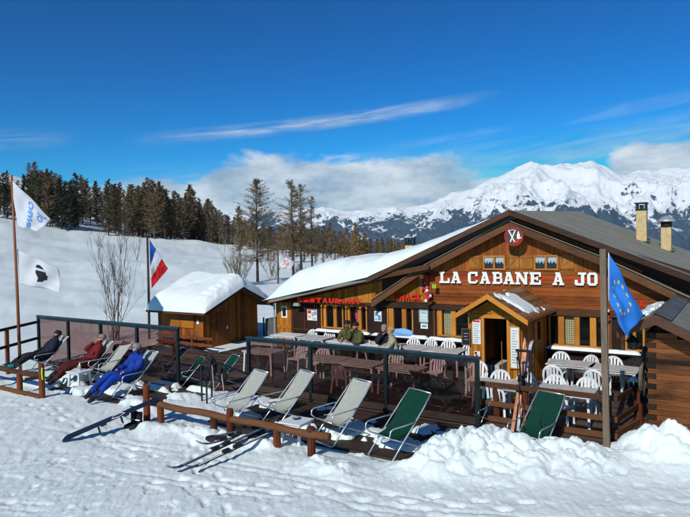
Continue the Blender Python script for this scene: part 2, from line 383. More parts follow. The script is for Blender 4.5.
# ---- mountains across the valley
RX=np.array([-1500,-700,-200,0,150,230,300,345,400,430,445,470,490,510,525,533,545,560,580,595,608,625,640,660,690,750,900,1100,1500,2300])
RY=np.array([205,220,232,236,228,212,207,209,206,202,196,191,182,171,165.5,163,166.5,166,164.5,161.5,168,176,168,170,167,172,170,188,180,200.])
mc=680; mr=300
pxs=np.concatenate([np.linspace(-800,100,60)[:-1],np.linspace(100,760,541)[:-1],np.linspace(760,1560,60)])
ds=np.concatenate([np.geomspace(620,3600,40)[:-1],np.linspace(3600,9000,250),np.linspace(9100,13000,12)])
d2,p2=np.meshgrid(ds,pxs,indexing='ij')
hor=246-.021*(p2-345)
zr=4+(hor-np.interp(p2,RX,RY))/600*8600
mx_=d2*FH[0]+RH[0]*d2*(p2-345)/600; my_=d2*FH[1]+RH[1]*d2*(p2-345)/600
t=np.clip((d2-3600)/(8600-3600),0,1.)
base=-900+140*fbm(mx_/900,my_/900,3,5)
prof=t**1.25
uu=mx_/1500+ .35*fbm(mx_/1100,my_/1100,2,9); vv=my_/1500
rg=ridged(uu,vv,6,101,.52); rg2=ridged(mx_/520,my_/520,5,201,.55)
z=base+(zr-base)*prof+ (rg-.45)*820*np.sin(np.pi*np.clip(t,0,1))**.8*(1-.55*t) + (rg2-.4)*300*(1-.72*sst(t,.85,1.))*sst(t,.02,.2)
z=z+(rg2-.42)*30*sst(t,.8,1.)
z=np.where(d2>8600, z-(d2-8600)*.35+ (rg-.4)*100*sst(d2,8600,9300), z)
near=np.clip((2600-d2)/2000,0,1)
z=np.where(d2<3600, np.minimum(-900+140*fbm(mx_/900,my_/900,3,5),-80-(d2-600)*.4)*1.0, z)
m_mt=mat('snowy_mountain',(.8,.8,.85),.8); t_,b_=nodes(m_mt)
geo=N(t_,'ShaderNodeNewGeometry'); spx=N(t_,'ShaderNodeSeparateXYZ'); L(t_,geo.outputs['Position'],spx.inputs[0])
nsx=N(t_,'ShaderNodeSeparateXYZ'); L(t_,geo.outputs['Normal'],nsx.inputs[0])
def pn(scale,detail=6,rough=.6,sc=(1,1,1)):
    mp=N(t_,'ShaderNodeMapping'); mp.inputs['Scale'].default_value=sc; L(t_,geo.outputs['Position'],mp.inputs[0])
    n=N(t_,'ShaderNodeTexNoise'); n.inputs['Scale'].default_value=scale; n.inputs['Detail'].default_value=detail; n.inputs['Roughness'].default_value=rough; L(t_,mp.outputs[0],n.inputs['Vector']); return n.outputs[0]
nA=pn(.0016,8,.62); nB=pn(.012,6,.7)
alt=math_(t_,'DIVIDE',spx.outputs[2],1000.)
v=math_(t_,'ADD',math_(t_,'MULTIPLY',alt,1.55),math_(t_,'MULTIPLY',math_(t_,'SUBTRACT',nA,.5),2.6))
v=math_(t_,'ADD',v,math_(t_,'MULTIPLY',math_(t_,'SUBTRACT',nB,.5),2.0))
v=math_(t_,'ADD',v,math_(t_,'MULTIPLY',math_(t_,'SUBTRACT',nsx.outputs[2],.80),.9))
v=math_(t_,'ADD',v,-.10)
sn=N(t_,'ShaderNodeMapRange',interpolation_type='SMOOTHSTEP'); sn.inputs[1].default_value=.22; sn.inputs[2].default_value=.44; L(t_,v,sn.inputs[0])
forest=ramp(t_,nB,[(.35,(.030,.050,.075)),(.7,(.075,.10,.125))])  # forest tone made bluer and paler: distance haze put into its colour
mm=N(t_,'ShaderNodeMix',data_type='RGBA'); L(t_,sn.outputs[0],mm.inputs[0]); L(t_,forest,mm.inputs[6]); mm.inputs[7].default_value=(.90,.91,.93,1)
L(t_,mm.outputs[2],b_.inputs['Base Color']); bump(t_,b_,nB,.55,70)
grid_mesh('mountain_range',np.stack([mx_,my_,z],-1).reshape(-1,3),len(ds),len(pxs),m_mt,kind='structure')
# valley haze
hz=MB(); ctr=FH*6500
hv=[]
for zz in (-1150.,1400.):
    for a,b in ((-700,-27000),(13500,-27000),(13500,27000),(-700,27000)):
        p=FH*a+RH*b; hv.append((p[0],p[1],zz))
hz.add(hv,[(3,2,1,0),(4,5,6,7),(0,1,5,4),(1,2,6,5),(2,3,7,6),(3,0,4,7)])
mh=bpy.data.materials.new('thin_air'); mh.use_nodes=True; th=mh.node_tree; th.nodes.clear()
ho=N(th,'ShaderNodeOutputMaterial'); pv=N(th,'ShaderNodeVolumePrincipled'); pv.inputs['Color'].default_value=(.40,.68,1,1); pv.inputs['Density'].default_value=3.2e-5; L(th,pv.outputs[0],ho.inputs['Volume'])
hzo=hz.build('haze',mh,kind='stuff'); hzo['label']='thin blue air over the valley'
# ================================================================ chalet
YW=18.54
m_blackglass=mat('black_glass',(.012,.014,.018),.08)
def vb(mb,x0,x1,z0,z1,y0,y1,mi=0): mb.box(x0,x1,y0,y1,z0,z1,mi)
ch=thing('chalet','long brown timber mountain restaurant with white slab letters and snow on its left roof','chalet',(0,0,0))
# --- terrace decks
def deck(name,x0,x1,y0,y1,z,m,bw=.145,kind='structure',th=.035):
    base=MB().box(x0+.02,x1-.02,y0+.02,y1-.02,z-.20,z-th-.004).build(name,m_dark,kind=kind)
    n=int((y1-y0)/bw); bb=None
    for i in range(n):
        if bb is None:
            bb=MB().box(0,x1-x0,0.004,bw-.006,-th,0).build('deck_board',m,base); bb.location=(x0,y0,z)
        else:
            c=bb.copy(); COL.objects.link(c); c.location=(x0+random.uniform(-.02,.02),y0+i*bw,z+random.uniform(-.004,.003))
    return base
deck('terrace_deck',-16.9,-1.75,12.42,18.6,0.0,m_deck)
deck('lower_deck',-20.7,-16.95,11.90,16.6,0.0,m_deck)
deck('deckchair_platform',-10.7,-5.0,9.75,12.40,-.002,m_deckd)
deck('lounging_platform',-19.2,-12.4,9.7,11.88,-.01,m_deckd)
# --- walls with openings (piers between them)
OP=[(-15.62,-14.88,.02,1.83,'door'),(-13.45,-12.43,.92,1.80,'A'),(-12.33,-11.39,.90,1.80,'B'),(-10.55,-9.52,.88,1.84,'C'),(-8.62,-7.0,.92,1.83,'D'),(-6.1,-5.3,.0,1.80,'P'),(-4.93,-3.22,.86,1.80,'E'),(-2.80,-2.30,.86,1.68,'Fw')]
wl=MB(); X0w,X1w=-15.68,2.6; ZB=1.84
wl.box(X0w,X1w,YW,YW+.2,-.22,-.0)
xs=X0w
for (a,b,z0,z1,n) in OP:
    wl.box(xs,a,YW,YW+.2,0,ZB); 
    if z0>.03: wl.box(a,b,YW,YW+.2,0,z0)
    wl.box(a,b,YW,YW+.2,z1,ZB+.0) if z1<ZB else None
    xs=b
wl.box(xs,X1w,YW,YW+.2,0,ZB)
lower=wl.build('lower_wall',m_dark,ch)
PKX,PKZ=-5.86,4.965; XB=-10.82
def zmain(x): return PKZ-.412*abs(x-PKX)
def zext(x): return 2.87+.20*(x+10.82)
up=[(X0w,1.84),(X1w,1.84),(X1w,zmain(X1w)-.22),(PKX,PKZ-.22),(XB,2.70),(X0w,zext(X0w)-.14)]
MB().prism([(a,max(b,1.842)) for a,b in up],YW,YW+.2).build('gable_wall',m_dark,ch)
MB().box(X0w,X0w+.2,YW+.2,24.,-.2,1.7).build('end_wall',m_dark,ch)
# dark room behind the windows
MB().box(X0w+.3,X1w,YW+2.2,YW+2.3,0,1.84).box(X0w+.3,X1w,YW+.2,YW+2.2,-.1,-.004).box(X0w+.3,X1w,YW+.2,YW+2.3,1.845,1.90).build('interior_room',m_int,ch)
# inner truss beam lines (the boards end beneath them)
IL=[(-10.94,2.04),(-9.0,3.21),(-5.97,4.65),(-3.36,3.54),(-1.49,2.59),(0.5,1.6),(2.,.85)]
def zin(x): return float(np.interp(x,[p[0] for p in IL],[p[1] for p in IL]))
# siding, horizontal: brown boards from beam to attic
def hboard(x0,x1,z,h,m,parent,y=YW,th=.022,name='siding_board'):
    return MB().prism([(x0,z),(x1,z),(x1,z+h-.008),(x0,z+h-.008)],y-th-random.uniform(0,.006),y-.001).build(name,m,parent)
z=1.99
gable=bpy.data.objects['gable_wall']
while z<3.10:
    h=.125
    # clip to the truss line
    xa=-10.6+0; xs_=np.linspace(-10.7,X1w,400); ok=[x for x in xs_ if zin(x)+.10>z+h]
    xa,xb=min(ok),max(ok)
    if z<2.42: xa=-8.9
    # boards break here and there
    cuts=[xa]+sorted(random.uniform(xa+1,xb-1) for _ in range(2))+[xb]
    for a,b in zip(cuts[:-1],cuts[1:]):
        if b-a>.2: hboard(a+.003,b-.003,z,h,m_boardx,gable)
    z+=h
def vboards(x0,x1,zlo,zhi,w_,m,parent,y=YW,th=.022,name='wall_board'):
    x=x0
    while x<x1-.02:
        b=min(x+w_,x1); zl0,zl1=zlo(x),zlo(b); zh0,zh1=zhi(x),zhi(b)
        if max(zh0-zl0,zh1-zl1)>.05:
            MB().prism([(x+.004,zl0),(b-.004,zl1),(b-.004,max(zh1,zl1+.01)),(x+.004,max(zh0,zl0+.01))],y-th-random.uniform(0,.007),y-.001).build(name,m,parent)
        x=b
vboards(-8.9,-2.3,lambda x:3.105+0*x,lambda x:min(zin(x)+.12,zmain(x)-.25),.135,m_board,gable)
vboards(-10.6,-8.95,lambda x:2.02,lambda x:min(zin(x)+.10,2.9),.135,m_gold,gable)
vboards(-15.5,-10.72,lambda x:1.93,lambda x:zext(x)-.16 if x>-15.3 else 1.94,.15,m_gold,gable)
# beams over the windows
MB().box(-10.9,-7.1,YW-.10,YW-.005,1.81,1.985).build('lintel_beam',m_beam2,ch)
MB().box(-7.1,X1w,YW-.09,YW-.004,1.80,1.985).build('lintel_beam',m_beam,ch)
MB().box(-15.5,-10.95,YW-.07,YW-.005,1.81,1.92).build('lintel_beam',m_beam2,ch)
# snow covered sill ledges
sill=MB().box(-13.6,-7.0,YW-.22,YW-.002,.74,.80).box(-4.99,-2.4,YW-.22,YW-.002,.74,.80).build('window_ledge',m_dark,ch)
def sillsnow(x0,x1,y0,y1,z,h,seed):
    nx=int((x1-x0)/.06)+2; ny=6
    X,Y=np.meshgrid(np.linspace(x0,x1,nx),np.linspace(y0,y1,ny)); e=np.sin(np.pi*np.clip((Y-y0)/(y1-y0),0,1))**.35
    Z=z+h*(.7+.5*fbm(X*3,Y*3,3,seed))*np.clip(e,0,1)*np.clip((X-x0)/.08,0,1)*np.clip((x1-X)/.08,0,1)
    return np.stack([X,Y,Z],-1).reshape(-1,3),ny,nx
for (a,b,s) in ((-13.62,-11.2,1),(-11.1,-8.9,2),(-8.9,-6.6,3),(-5.0,-2.38,4)):
    V,nr,nc=sillsnow(a,b,YW-.26,YW-.01,.795,.10,s); o=grid_mesh('ledge_snow',V,nr,nc,m_snowr,ch)
# --- roof
def slab(p,th,name,m,parent,up=(0,0,1)):
    n=len(p); v=list(p)+[(a,b,c-th) for a,b,c in p]
    f=[tuple(range(n)),tuple(range(2*n-1,n-1,-1))]+[(i,i+n,(i+1)%n+n,(i+1)%n) for i in range(n)]
    return MB().add(v,f).build(name,m,parent)
YF,YB=17.88,27.   # front verge, rear verge, rise of the ridge towards the back
roofR=slab([(PKX,YF,PKZ),(3.2,YF,zmain(3.2)),(3.2,YB,zmain(3.2)+.18),(PKX,YB,PKZ+.31)],.10,'roof',m_roof,ch)
roofL=slab([(PKX,YF,PKZ),(PKX,YB,PKZ+.31),(XB,YB,2.915),(XB,YF,2.915)],.10,'roof',m_roof,ch)
slab([(XB,YF+.02,2.90),(XB,24.5,2.90),(-15.5,24.5,zext(-15.5)),(-15.5,YF+.02,zext(-15.5))],.10,'roof',m_roof,ch)
# roof sheet seams and patches of old snow
for k in range(3):
    y=YF+2.9*k+1.5
    MB().bar((PKX+.05,y,PKZ+.004+.31*(y-YF)/9.2),(3.1,y,zmain(3.1)+.004+.18*(y-YF)/9.2),.03,.006).build('roof_seam',m_roof,roofR)
# verge boards
def vline(pts,y,th,h,name,m,parent=ch,off=0.):
    for (a,za),(b,zb) in zip(pts[:-1],pts[1:]):
        MB().prism([(a,za+off-h),(b,zb+off-h),(b,zb+off),(a,za+off)],y,y+th).build(name,m,parent)
vline([(XB-.12,2.88),(PKX,PKZ+.03),(3.2,zmain(3.2)+.03)],YF-.06,.055,.17,'verge_board',m_beam2)
vline([(-15.5,2.0),(XB,2.935),(-8.6,3.35)],YF+.03,.06,.17,'verge_board',m_beam)
vline([(-15.45,1.90),(XB,2.83),(-8.7,3.23)],YF+.10,.05,.07,'verge_board',m_beam)
MB().box(-15.56,-15.48,YF+.0,24.5,1.79,1.98).build('eave_board',m_beam,ch)
# decorative truss in front of the gable wall, with its grey cover strip
vline(IL,18.10,.12,.23,'truss_beam',m_beam,off=.0)
vline([(a,b+.018) for a,b in IL],18.05,.48,.018,'truss_flashing',m_roof,off=.02)
# purlin ends carrying the overhang
for (x,z) in ((-8.9,2.86),):
    MB().box(x-.07,x+.07,17.98,18.53,z,z+.13).build('purlin',m_beam,ch)
# roof snow (deep on the left, thinning towards the ridge)
def roofsnow():
    xs=np.concatenate([np.linspace(-15.80,-14.75,16),np.linspace(-14.65,-6.05,90)]); ys=np.concatenate([np.linspace(YF+.0,YF+1.0,16),np.linspace(YF+1.1,24.8,26)])
    X,Y=np.meshgrid(xs,ys)
    hx=np.interp(X,[-15.82,-15.55,-15.15,-14.5,-13.3,-12.1,-10.8,-9.7,-8.6,-7.5,-6.6,-6.05],[0,.22,.62,.92,1.02,.98,.72,.52,.36,.24,.12,0])
    e=np.clip((Y-YF)/.95,0,1); e=np.sqrt(1-(1-e)**2); e2=np.clip((24.8-Y)/.8,0,1)
    base=np.where(X>XB,PKZ-.412*np.abs(X-PKX),2.90+.20*(X-XB)); base=np.maximum(base,zext(-15.5)-.05*(X<-15.5)-.0)
    H=hx*(.90+.22*fbm(X*.6,Y*.6,4,7))+.05*(fbm(X*2.5,Y*2.5,3,9)-.5)
    # wind runnels
    H=H-.10*np.exp(-((X+12.1)/.18)**2)*sst(e,0,.6)*(vn(Y*2,Y*0,3)>.3)
    Z=base+.01+np.clip(H,0,2)*np.where(hx<.5,np.maximum(e,.35*(e>0)),e)*e2
    Yj=Y-.06*np.sin(X*2.2)*(e<.1)-.05*(e<.02)
    return np.stack([X,Yj,Z],-1).reshape(-1,3),len(ys),len(xs)
V,nr,nc=roofsnow(); grid_mesh('roof_snow',V,nr,nc,m_snowr,ch)
# chimneys
def chimney(x,y,z0,z1,w_,cap):
    a=MB().box(x-w_/2,x+w_/2,y-w_/2,y+w_/2,z0,z1).build('chimney',m_chim,ch,bev=.01)
    if cap=='grid':
        c=MB().box(x-w_*.55,x+w_*.55,y-w_*.55,y+w_*.55,z1+.002,z1+.06)
        for i,j in ((-1,-1),(-1,1),(1,-1),(1,1)): c.box(x+i*w_*.42-.03,x+i*w_*.42+.03,y+j*w_*.42-.03,y+j*w_*.42+.03,z1+.06,z1+.24)
        c.box(x-w_*.2,x+w_*.2,y-w_*.2,y+w_*.2,z1+.06,z1+.20)
        c.box(x-w_*.6,x+w_*.6,y-w_*.6,y+w_*.6,z1+.24,z1+.29); c.build('cowl',m_glassframe,a)
    else:
        MB().tube([(x,y,z1),(x,y,z1+.20)],w_*.55,14).build('flue_collar',m_black,a)
        MB().tube([(x,y,z1+.20),(x,y,z1+.23),(x,y,z1+.31),(x,y,z1+.38),(x,y,z1+.41)],[w_*.95,w_*.93,w_*.72,w_*.4,.05],18).build('cowl',m_metalc,a,smooth=True)
    MB().box(x-w_*.75,x+w_*.75,y-w_*.8,y+w_*.75,z0+.02,z0+.05).build('chimney_flashing',m_flash,a)
m_metalc=varied('pale_metal',(.42,.42,.41),(.56,.56,.55),8,.4,.5)
chimney(-3.03,24.,3.9,5.05,.34,'grid')
chimney(-2.25,24.,3.55,4.42,.32,'dome')
chimney(-10.85,21.,2.9,3.98,.30,'grid')
# --- letters
def slabletter(ch_,x0,x1,z0,z1,y,m,parent,name='letter'):
    """heavy slab-serif capital out of strokes, each a hair deeper than the last so no faces coincide"""
    W_=x1-x0; H_=z1-z0; s=MB(); k=[0]; st=.085; sf=.055
    def poly(pts):
        k[0]+=1; s.prism([(x0+a*W_,z0+b*H_) for a,b in pts],y-.045-.0012*k[0],y)
    def rect(a,b,c,d): poly([(a,c),(b,c),(b,d),(a,d)])
    u=st/W_*1.0; q=sf/H_*1.1; t=.17
    if ch_=='L': rect(.12,.12+u*1.1,0,1); rect(0,.5,1-t,1); rect(0,1,0,t); rect(1-u*.8,1,0,.42)
    if ch_=='A': poly([(.36,1),(.64,1),(.94,0),(.68,0)]); poly([(.36,1),(.52,1),(.30,0),(.06,0)]); rect(.28,.74,.26,.26+t*.8); rect(0,.40,0,t*.8); rect(.58,1,0,t*.8); rect(.25,.62,1-t*.8,1)
    if ch_=='C': rect(0,u*1.1,.16,.84); poly([(0,.84),(.18,1),(.8,1),(1,.86),(.86,.82),(0,.82)]); poly([(0,.18),(.18,0),(.8,0),(1,.18)]); rect(1-u*.9,1,.62,1); rect(1-u*.7,1,.14,.30)
    if ch_=='B': rect(.10,.10+u*1.1,0,1); rect(0,.75,1-t,1); rect(0,.8,0,t); rect(.2,.78,.44,.44+t*.8); rect(.74,.74+u*.85,.52,.92); rect(.78,.78+u*.85,.08,.48)
    if ch_=='N': rect(.10,.10+u*.9,0,1); rect(.90-u*.9,.90,0,1); poly([(.06,1),(.34,1),(.92,0),(.66,0)]); rect(0,.30,1-t*.8,1); rect(0,.38,0,t*.8); rect(.64,1,1-t*.8,1)
    if ch_=='E': rect(.10,.10+u*1.1,0,1); rect(0,1,1-t,1); rect(0,1,0,t); rect(.2,.68,.42,.42+t*.9); rect(1-u*.7,1,.64,1); rect(1-u*.7,1,0,.36); rect(.62,.62+u*.5,.33,.67)
    if ch_=='J': rect(.55,.55+u*1.1,.16,1); rect(.3,1,1-t,1); rect(.1,.78,0,t); rect(0,u,.06,.42); 
    if ch_=='O': rect(0,u,.16,.84); rect(1-u,1,.16,.84); poly([(0,.82),(.2,1),(.8,1),(1,.82)]); poly([(0,.18),(.2,0),(.8,0),(1,.18)])
    o=s.build(name,m,parent,bev=0); return o
LT=[('L',-8.46,-8.09),('A',-8.05,-7.69),('C',-7.45,-7.12),('A',-7.05,-6.70),('B',-6.63,-6.31),('A',-6.28,-5.92),('N',-5.90,-5.49),('E',-5.45,-5.11),('A',-4.77,-4.43),('J',-4.13,-3.81),('O',-3.78,-3.50)]
for c,a,b in LT: slabletter(c,a,b,2.70,3.08,YW-.06,m_letter,ch)
MB().box(-8.95,-2.9,YW-.045,YW-.030,2.85,2.89).build('red_stripe',m_red,ch)
def textmesh(s,h,name,m,parent,depth=.012,bold=.012,spacing=1.0,width=None):
    cu=bpy.data.curves.new('t','FONT'); cu.body=s; cu.size=h*1.38; cu.extrude=depth; cu.offset=bold; cu.space_character=spacing; cu.resolution_u=3
    o=bpy.data.objects.new('t',cu); COL.objects.link(o); dg=bpy.context.evaluated_depsgraph_get(); me=bpy.data.meshes.new_from_object(o.evaluated_get(dg))
    bpy.data.objects.remove(o); me.name=name; me.materials.clear(); me.materials.append(m)
    v=np.empty(len(me.vertices)*3); me.vertices.foreach_get('co',v); v=v.reshape(-1,3)
    v[:,:2]-=v[:,:2].min(0); 
    if width: v[:,0]*=width/v[:,0].max()
    v[:,1]*=h/v[:,1].max()
    me.vertices.foreach_set('co',v.ravel()); me.update()
    r=bpy.data.objects.new(name,me); COL.objects.link(r)
    if parent is not None: r.parent=parent
    return r
def walltext(s,x0,x1,z0,h,y,m,parent,name='letter',bold=.012):
    # one object per letter
    cu_w=x1-x0; n=len(s); step=cu_w/n
    for i,c in enumerate(s):
        if c==' ': continue
        t=textmesh(c,h,name,m,parent,.012,bold,width=step*.84); t.rotation_euler=(R(90),0,0); t.location=(x0+i*step,y-.025,z0)
walltext('RESTAURANT',-14.28,-11.35,1.895,.185,18.2,m_red,ch,bold=.02)
MB().box(-14.3,-11.3,18.2,18.23,1.865,1.893).build('sign_batten',m_dark,ch)
walltext('SNACK',-10.2,-9.10,2.08,.22,YW-.06,m_red,ch,bold=.02)
walltext('BAR',-2.72,-2.25,2.10,.20,YW-.03,m_red,ch)
# --- shuttered attic windows
def winframe(x0,x1,z0,z1,m,parent,y,n=2,fw=.055,post=None):
    f=MB(); f.box(x0,x1,y-.05,y,z0,z0+fw).box(x0,x1,y-.05,y,z1-fw,z1)
    f.box(x0,x0+fw,y-.048,y-.001,z0+fw,z1-fw).box(x1-fw,x1,y-.048,y-.001,z0+fw,z1-fw)
    for k in range(1,n):
        x=x0+(x1-x0)*k/n; f.box(x-fw*.6,x+fw*.6,y-.045,y-.002,z0+fw,z1-fw)
    return f.build('window',m,parent)
m_lace=varied('lace_curtain',(.30,.37,.42),(.46,.53,.58),30,.8)
for (a,b) in ((-6.95,-6.22),(-5.33,-4.60)):
    f=winframe(a,b,3.14,3.60,m_frame,ch,YW-.03,2,.05)
    MB().box(a+.05,b-.05,YW-.035,YW-.028,3.19,3.55).build('pane',m_blackglass,f)
    for k in range(2):
        xa=a+.05+k*(b-a)/2; xb=xa+(b-a)/2-.08
        c=MB(); n=8
        pts=[(xa+(xb-xa)*i/n) for i in range(n+1)]
        for i in range(n):
            dz=.17+.035*math.sin(i*2.4)
            c.box(pts[i],pts[i+1],YW-.042-.002*(i%2),YW-.037,3.55-dz,3.55)
        c.build('curtain',m_lace,f)
m_shut=wood('shutter_wood',(.20,.07,.014),(.44,.17,.03),'z')
for (a,b,fl) in ((-7.41,-6.98,0),(-6.19,-5.79,1),(-5.76,-5.36,0),(-4.57,-4.15,1)):
    s=MB().box(a,b,YW-.055,YW-.03,3.16,3.60).build('shutter',m_shut,ch)
    n=4
    for k in range(n): MB().box(a+(b-a)*k/n+.004,a+(b-a)*(k+1)/n-.004,YW-.062,YW-.0555,3.165,3.595).build('shutter_board',m_shut,s)
    p0,p1=((a+.03,YW-.072,3.19),(b-.03,YW-.072,3.57)) if fl else ((b-.03,YW-.072,3.19),(a+.03,YW-.072,3.57))
    MB().box(a,b,YW-.08,YW-.0625,3.20,3.24).box(a,b,YW-.08,YW-.0625,3.52,3.56).bar(p0,p1,.014,.04).build('shutter_brace',m_shut,s)
m_rim=mat('dull_red_paint',(.30,.028,.018),.6)
# --- round sign
sg=thing('round_sign','round red and dark sign with crossed skis and a bottle under the gable peak','sign')
SG=F(513.7,236.3,18.0); c0=(float(SG[0]),18.05,float(SG[2])); YS=18.05
def disc(cx,y0,y1,cz,r,n=28): return [(cx+r*math.cos(2*math.pi*i/n),cz+r*math.sin(2*math.pi*i/n)) for i in range(n)]
MB().prism(disc(c0[0],0,0,c0[2],.295),YS+.02-.065,YS+.02-.02).build('rim',m_rim,sg)
m_sgd=mat('sign_brown_grey',(.10,.06,.055),.6)
MB().prism([p for p in disc(c0[0],0,0,c0[2],.245)],YS+.02-.070,YS+.02-.0655).build('face',m_sgd,sg)
MB().prism([(c0[0]-.02,c0[2]-.21),(c0[0]+.12,c0[2]-.20),(c0[0]+.22,c0[2]-.06),(c0[0]+.10,c0[2]-.08)],YS+.02-.073,YS+.02-.0705).build('red_patch',m_red,sg)
MB().bar((c0[0]-.15,YS+.02-.082,c0[2]+.19),(c0[0]+.03,YS+.02-.082,c0[2]-.17),.012,.035).build('crossed_ski',m_letter,sg)
MB().bar((c0[0]+.06,YS+.02-.094,c0[2]+.19),(c0[0]-.10,YS+.02-.094,c0[2]-.17),.010,.035).build('crossed_ski',m_letter,sg)
MB().bar((c0[0]-.11,YS+.02-.10,c0[2]+.18),(c0[0]+.02,YS+.02-.10,c0[2]+.20),.01,.018).build('ski_strap',m_letter,sg)
MB().prism([(c0[0]+.10,c0[2]-.08),(c0[0]+.19,c0[2]-.08),(c0[0]+.19,c0[2]+.05),(c0[0]+.165,c0[2]+.09),(c0[0]+.165,c0[2]+.14),(c0[0]+.125,c0[2]+.14),(c0[0]+.125,c0[2]+.09),(c0[0]+.10,c0[2]+.05)],YS+.02-.080,YS+.02-.0705).build('bottle_mark',m_letter,sg)
MB().ball((c0[0]+.22,YS+.02-.075,c0[2]-.05),.022,(1,.4,1)).build('glass_mark',m_letter,sg)
# --- ground floor windows and door
def checks():
    m=mat('checked_curtain',(.6,.55,.4),.9); t,b=nodes(m); tcn=N(t,'ShaderNodeTexCoord'); s=N(t,'ShaderNodeSeparateXYZ'); L(t,tcn.outputs['Object'],s.inputs[0])
    a=math_(t,'GREATER_THAN',math_(t,'FRACT',math_(t,'MULTIPLY',s.outputs[0],15.)),.62); c=math_(t,'GREATER_THAN',math_(t,'FRACT',math_(t,'MULTIPLY',s.outputs[2],15.)),.62)
    v=math_(t,'ADD',math_(t,'MULTIPLY',a,.5),math_(t,'MULTIPLY',c,.5))
    r=ramp(t,v,[(0,(.62,.56,.38)),(.5,(.34,.26,.12)),(1,(.16,.12,.06))]); L(t,r,b.inputs['Base Color']); return m
m_check=checks()
def gwin(x0,x1,z0,z1,posts,curt=(),label=None,y=YW+.06):
    """frame round the opening with posts at given x ranges, a pane behind them and curtains further in"""
    f=MB(); fw=.05
    f.box(x0,x1,y-.07,y,z0,z0+fw).box(x0,x1,y-.07,y,z1-fw*.8,z1)
    f.box(x0,x0+fw,y-.068,y-.002,z0+fw,z1-fw*.8).box(x1-fw,x1,y-.068,y-.002,z0+fw,z1-fw*.8)
    fo=f.build('window',m_frame,ch)
    for a,b in posts: MB().box(a,b,y-.085,y-.004,z0+fw,z1-fw*.8).build('casement',m_frame,fo)
    MB().box(x0+fw,x1-fw,y+.004,y+.012,z0+fw,z1-fw*.8).build('pane',m_wglass,fo)
    for a,b in curt:
        v=[];n=14
        for i in range(n+1):
            x=a+(b-a)*i/n; yy=y+.05+.012*math.sin(i*1.9); v+=[(x,yy,z0+.05),(x,yy,z1-.05)]
        MB().add(v,[(2*i,2*i+2,2*i+3,2*i+1) for i in range(n)]).build('curtain',m_check,fo)
    return fo
gwin(-13.45,-12.43,.90,1.80,[(-13.32,-13.20),(-12.86,-12.72)])
gwin(-12.33,-11.39,.88,1.80,[(-12.22,-12.12),(-11.78,-11.62)])
gwin(-10.55,-9.52,.86,1.82,[(-10.47,-10.28),(-9.95,-9.78)])
gwin(-8.62,-7.02,.90,1.83,[(-8.56,-8.44),(-8.10,-7.94),(-7.50,-7.38)],[(-8.42,-8.12)])
gwin(-4.93,-3.22,.86,1.80,[(-4.64,-4.47),(-4.18,-4.03),(-3.74,-3.57),(-3.36,-3.28)],[(-4.46,-4.18)])
gwin(-2.80,-2.30,.86,1.68,[(-2.62,-2.52)])
for x in (-8.70,-4.99,-3.18,-2.86):
    MB().box(x-.04,x+.04,YW-.06,YW-.003,.80,1.80).build('door_post',m_beam,ch)
# side door at the left end
d=MB().box(-15.62,-14.88,YW-.015,YW+.04,.02,1.83).build('door',m_gold,ch)
for k in range(5): MB().box(-15.60+k*.142,-15.60+k*.142+.134,YW-.028,YW-.0155,.05,1.80).build('door_board',m_gold,d)
MB().box(-15.60,-14.90,YW-.045,YW-.0285,.78,.90).build('door_rail',m_gold,d)
MB().box(-15.37,-15.08,YW-.042,YW-.0285,1.20,1.66).build('door_window',m_letter,d)
MB().box(-15.31,-15.14,YW-.048,YW-.0425,1.26,1.60).build('pane',m_blackglass,d)
f=MB()
for (a,b,c_,e) in ((-14.82,-14.78,.78,1.80),(-13.66,-13.62,.78,1.80),(-14.25,-14.21,.78,1.80)): f.box(a,b,YW-.03,YW-.002,c_,e)
f.box(-14.82,-13.62,YW-.032,YW-.003,.76,.80); f.build('shutter_panel',m_beam,ch)
# --- porch
P0,P1=-6.45,-4.99; PY=16.0
po=MB().box(P0,P1,PY,YW-.1,-.05,-.0+.015).build('porch',m_deck,ch)
def pboards(x0,x1,z0,z1,y,nm='porch_board',m=m_gold,zt=None):
    x=x0; 
    while x<x1-.01:
        b=min(x+.115,x1); MB().box(x+.003,b-.003,y-.02-random.uniform(0,.004),y+.02,z0,z1).build(nm,m,po); x=b
pboards(P0,-6.05,.02,1.92,PY); pboards(-5.32,P1,.02,1.92,PY)
MB().box(P0-.02,P1+.02,PY-.04,PY+.03,1.922,2.02).build('door_lintel',m_frame,po)
for a in (-6.07,-5.36): MB().box(a,a+.07,PY-.05,PY+.03,.02,1.92).build('door_jamb',m_frame,po)
# gable infill with fan braces
MB().prism([(P0,2.022),(P1,2.022),(-5.72,2.50)],PY-.01,PY+.02).build('porch_gable',m_gold,po)
for k in range(7):
    a=R(18+k*24); r=.44 if k in(2,3,4) else .50
    MB().bar((-5.72+.10*math.cos(a),PY-.025,2.04+.05*math.sin(a)),(-5.72+min(.60,r)*math.cos(a),PY-.025,2.04+.36*math.sin(a)**.8*(1 if k in(2,3,4) else .55)),.02,.045,up=(0,1,0)).build('fan_brace',m_frame,po)
for sgn,xa,nm in ((1,P1,'r'),(-1,P0,'l')):
    y=PY+.03
    while y<YW-.12:
        b=min(y+.125,YW-.1); MB().box(xa-.02,xa+.02+random.uniform(0,.005),y+.003,b-.003,.02,1.98).build('porch_board',m_gold,po); y=b
MB().box(-4.972,-4.955,17.2,17.75,1.15,1.70).build('porch_window',m_blackglass,po)
wf=MB().box(-4.972,-4.945,17.15,17.2,1.10,1.75).box(-4.972,-4.945,17.75,17.80,1.10,1.75).box(-4.972,-4.945,17.2,17.75,1.10,1.15).box(-4.972,-4.945,17.2,17.75,1.70,1.75).build('window_frame',m_frame,po)
MB().box(-5.9,-5.0,18.3,18.36,.02,1.0).build('inner_half_door',m_board,po)
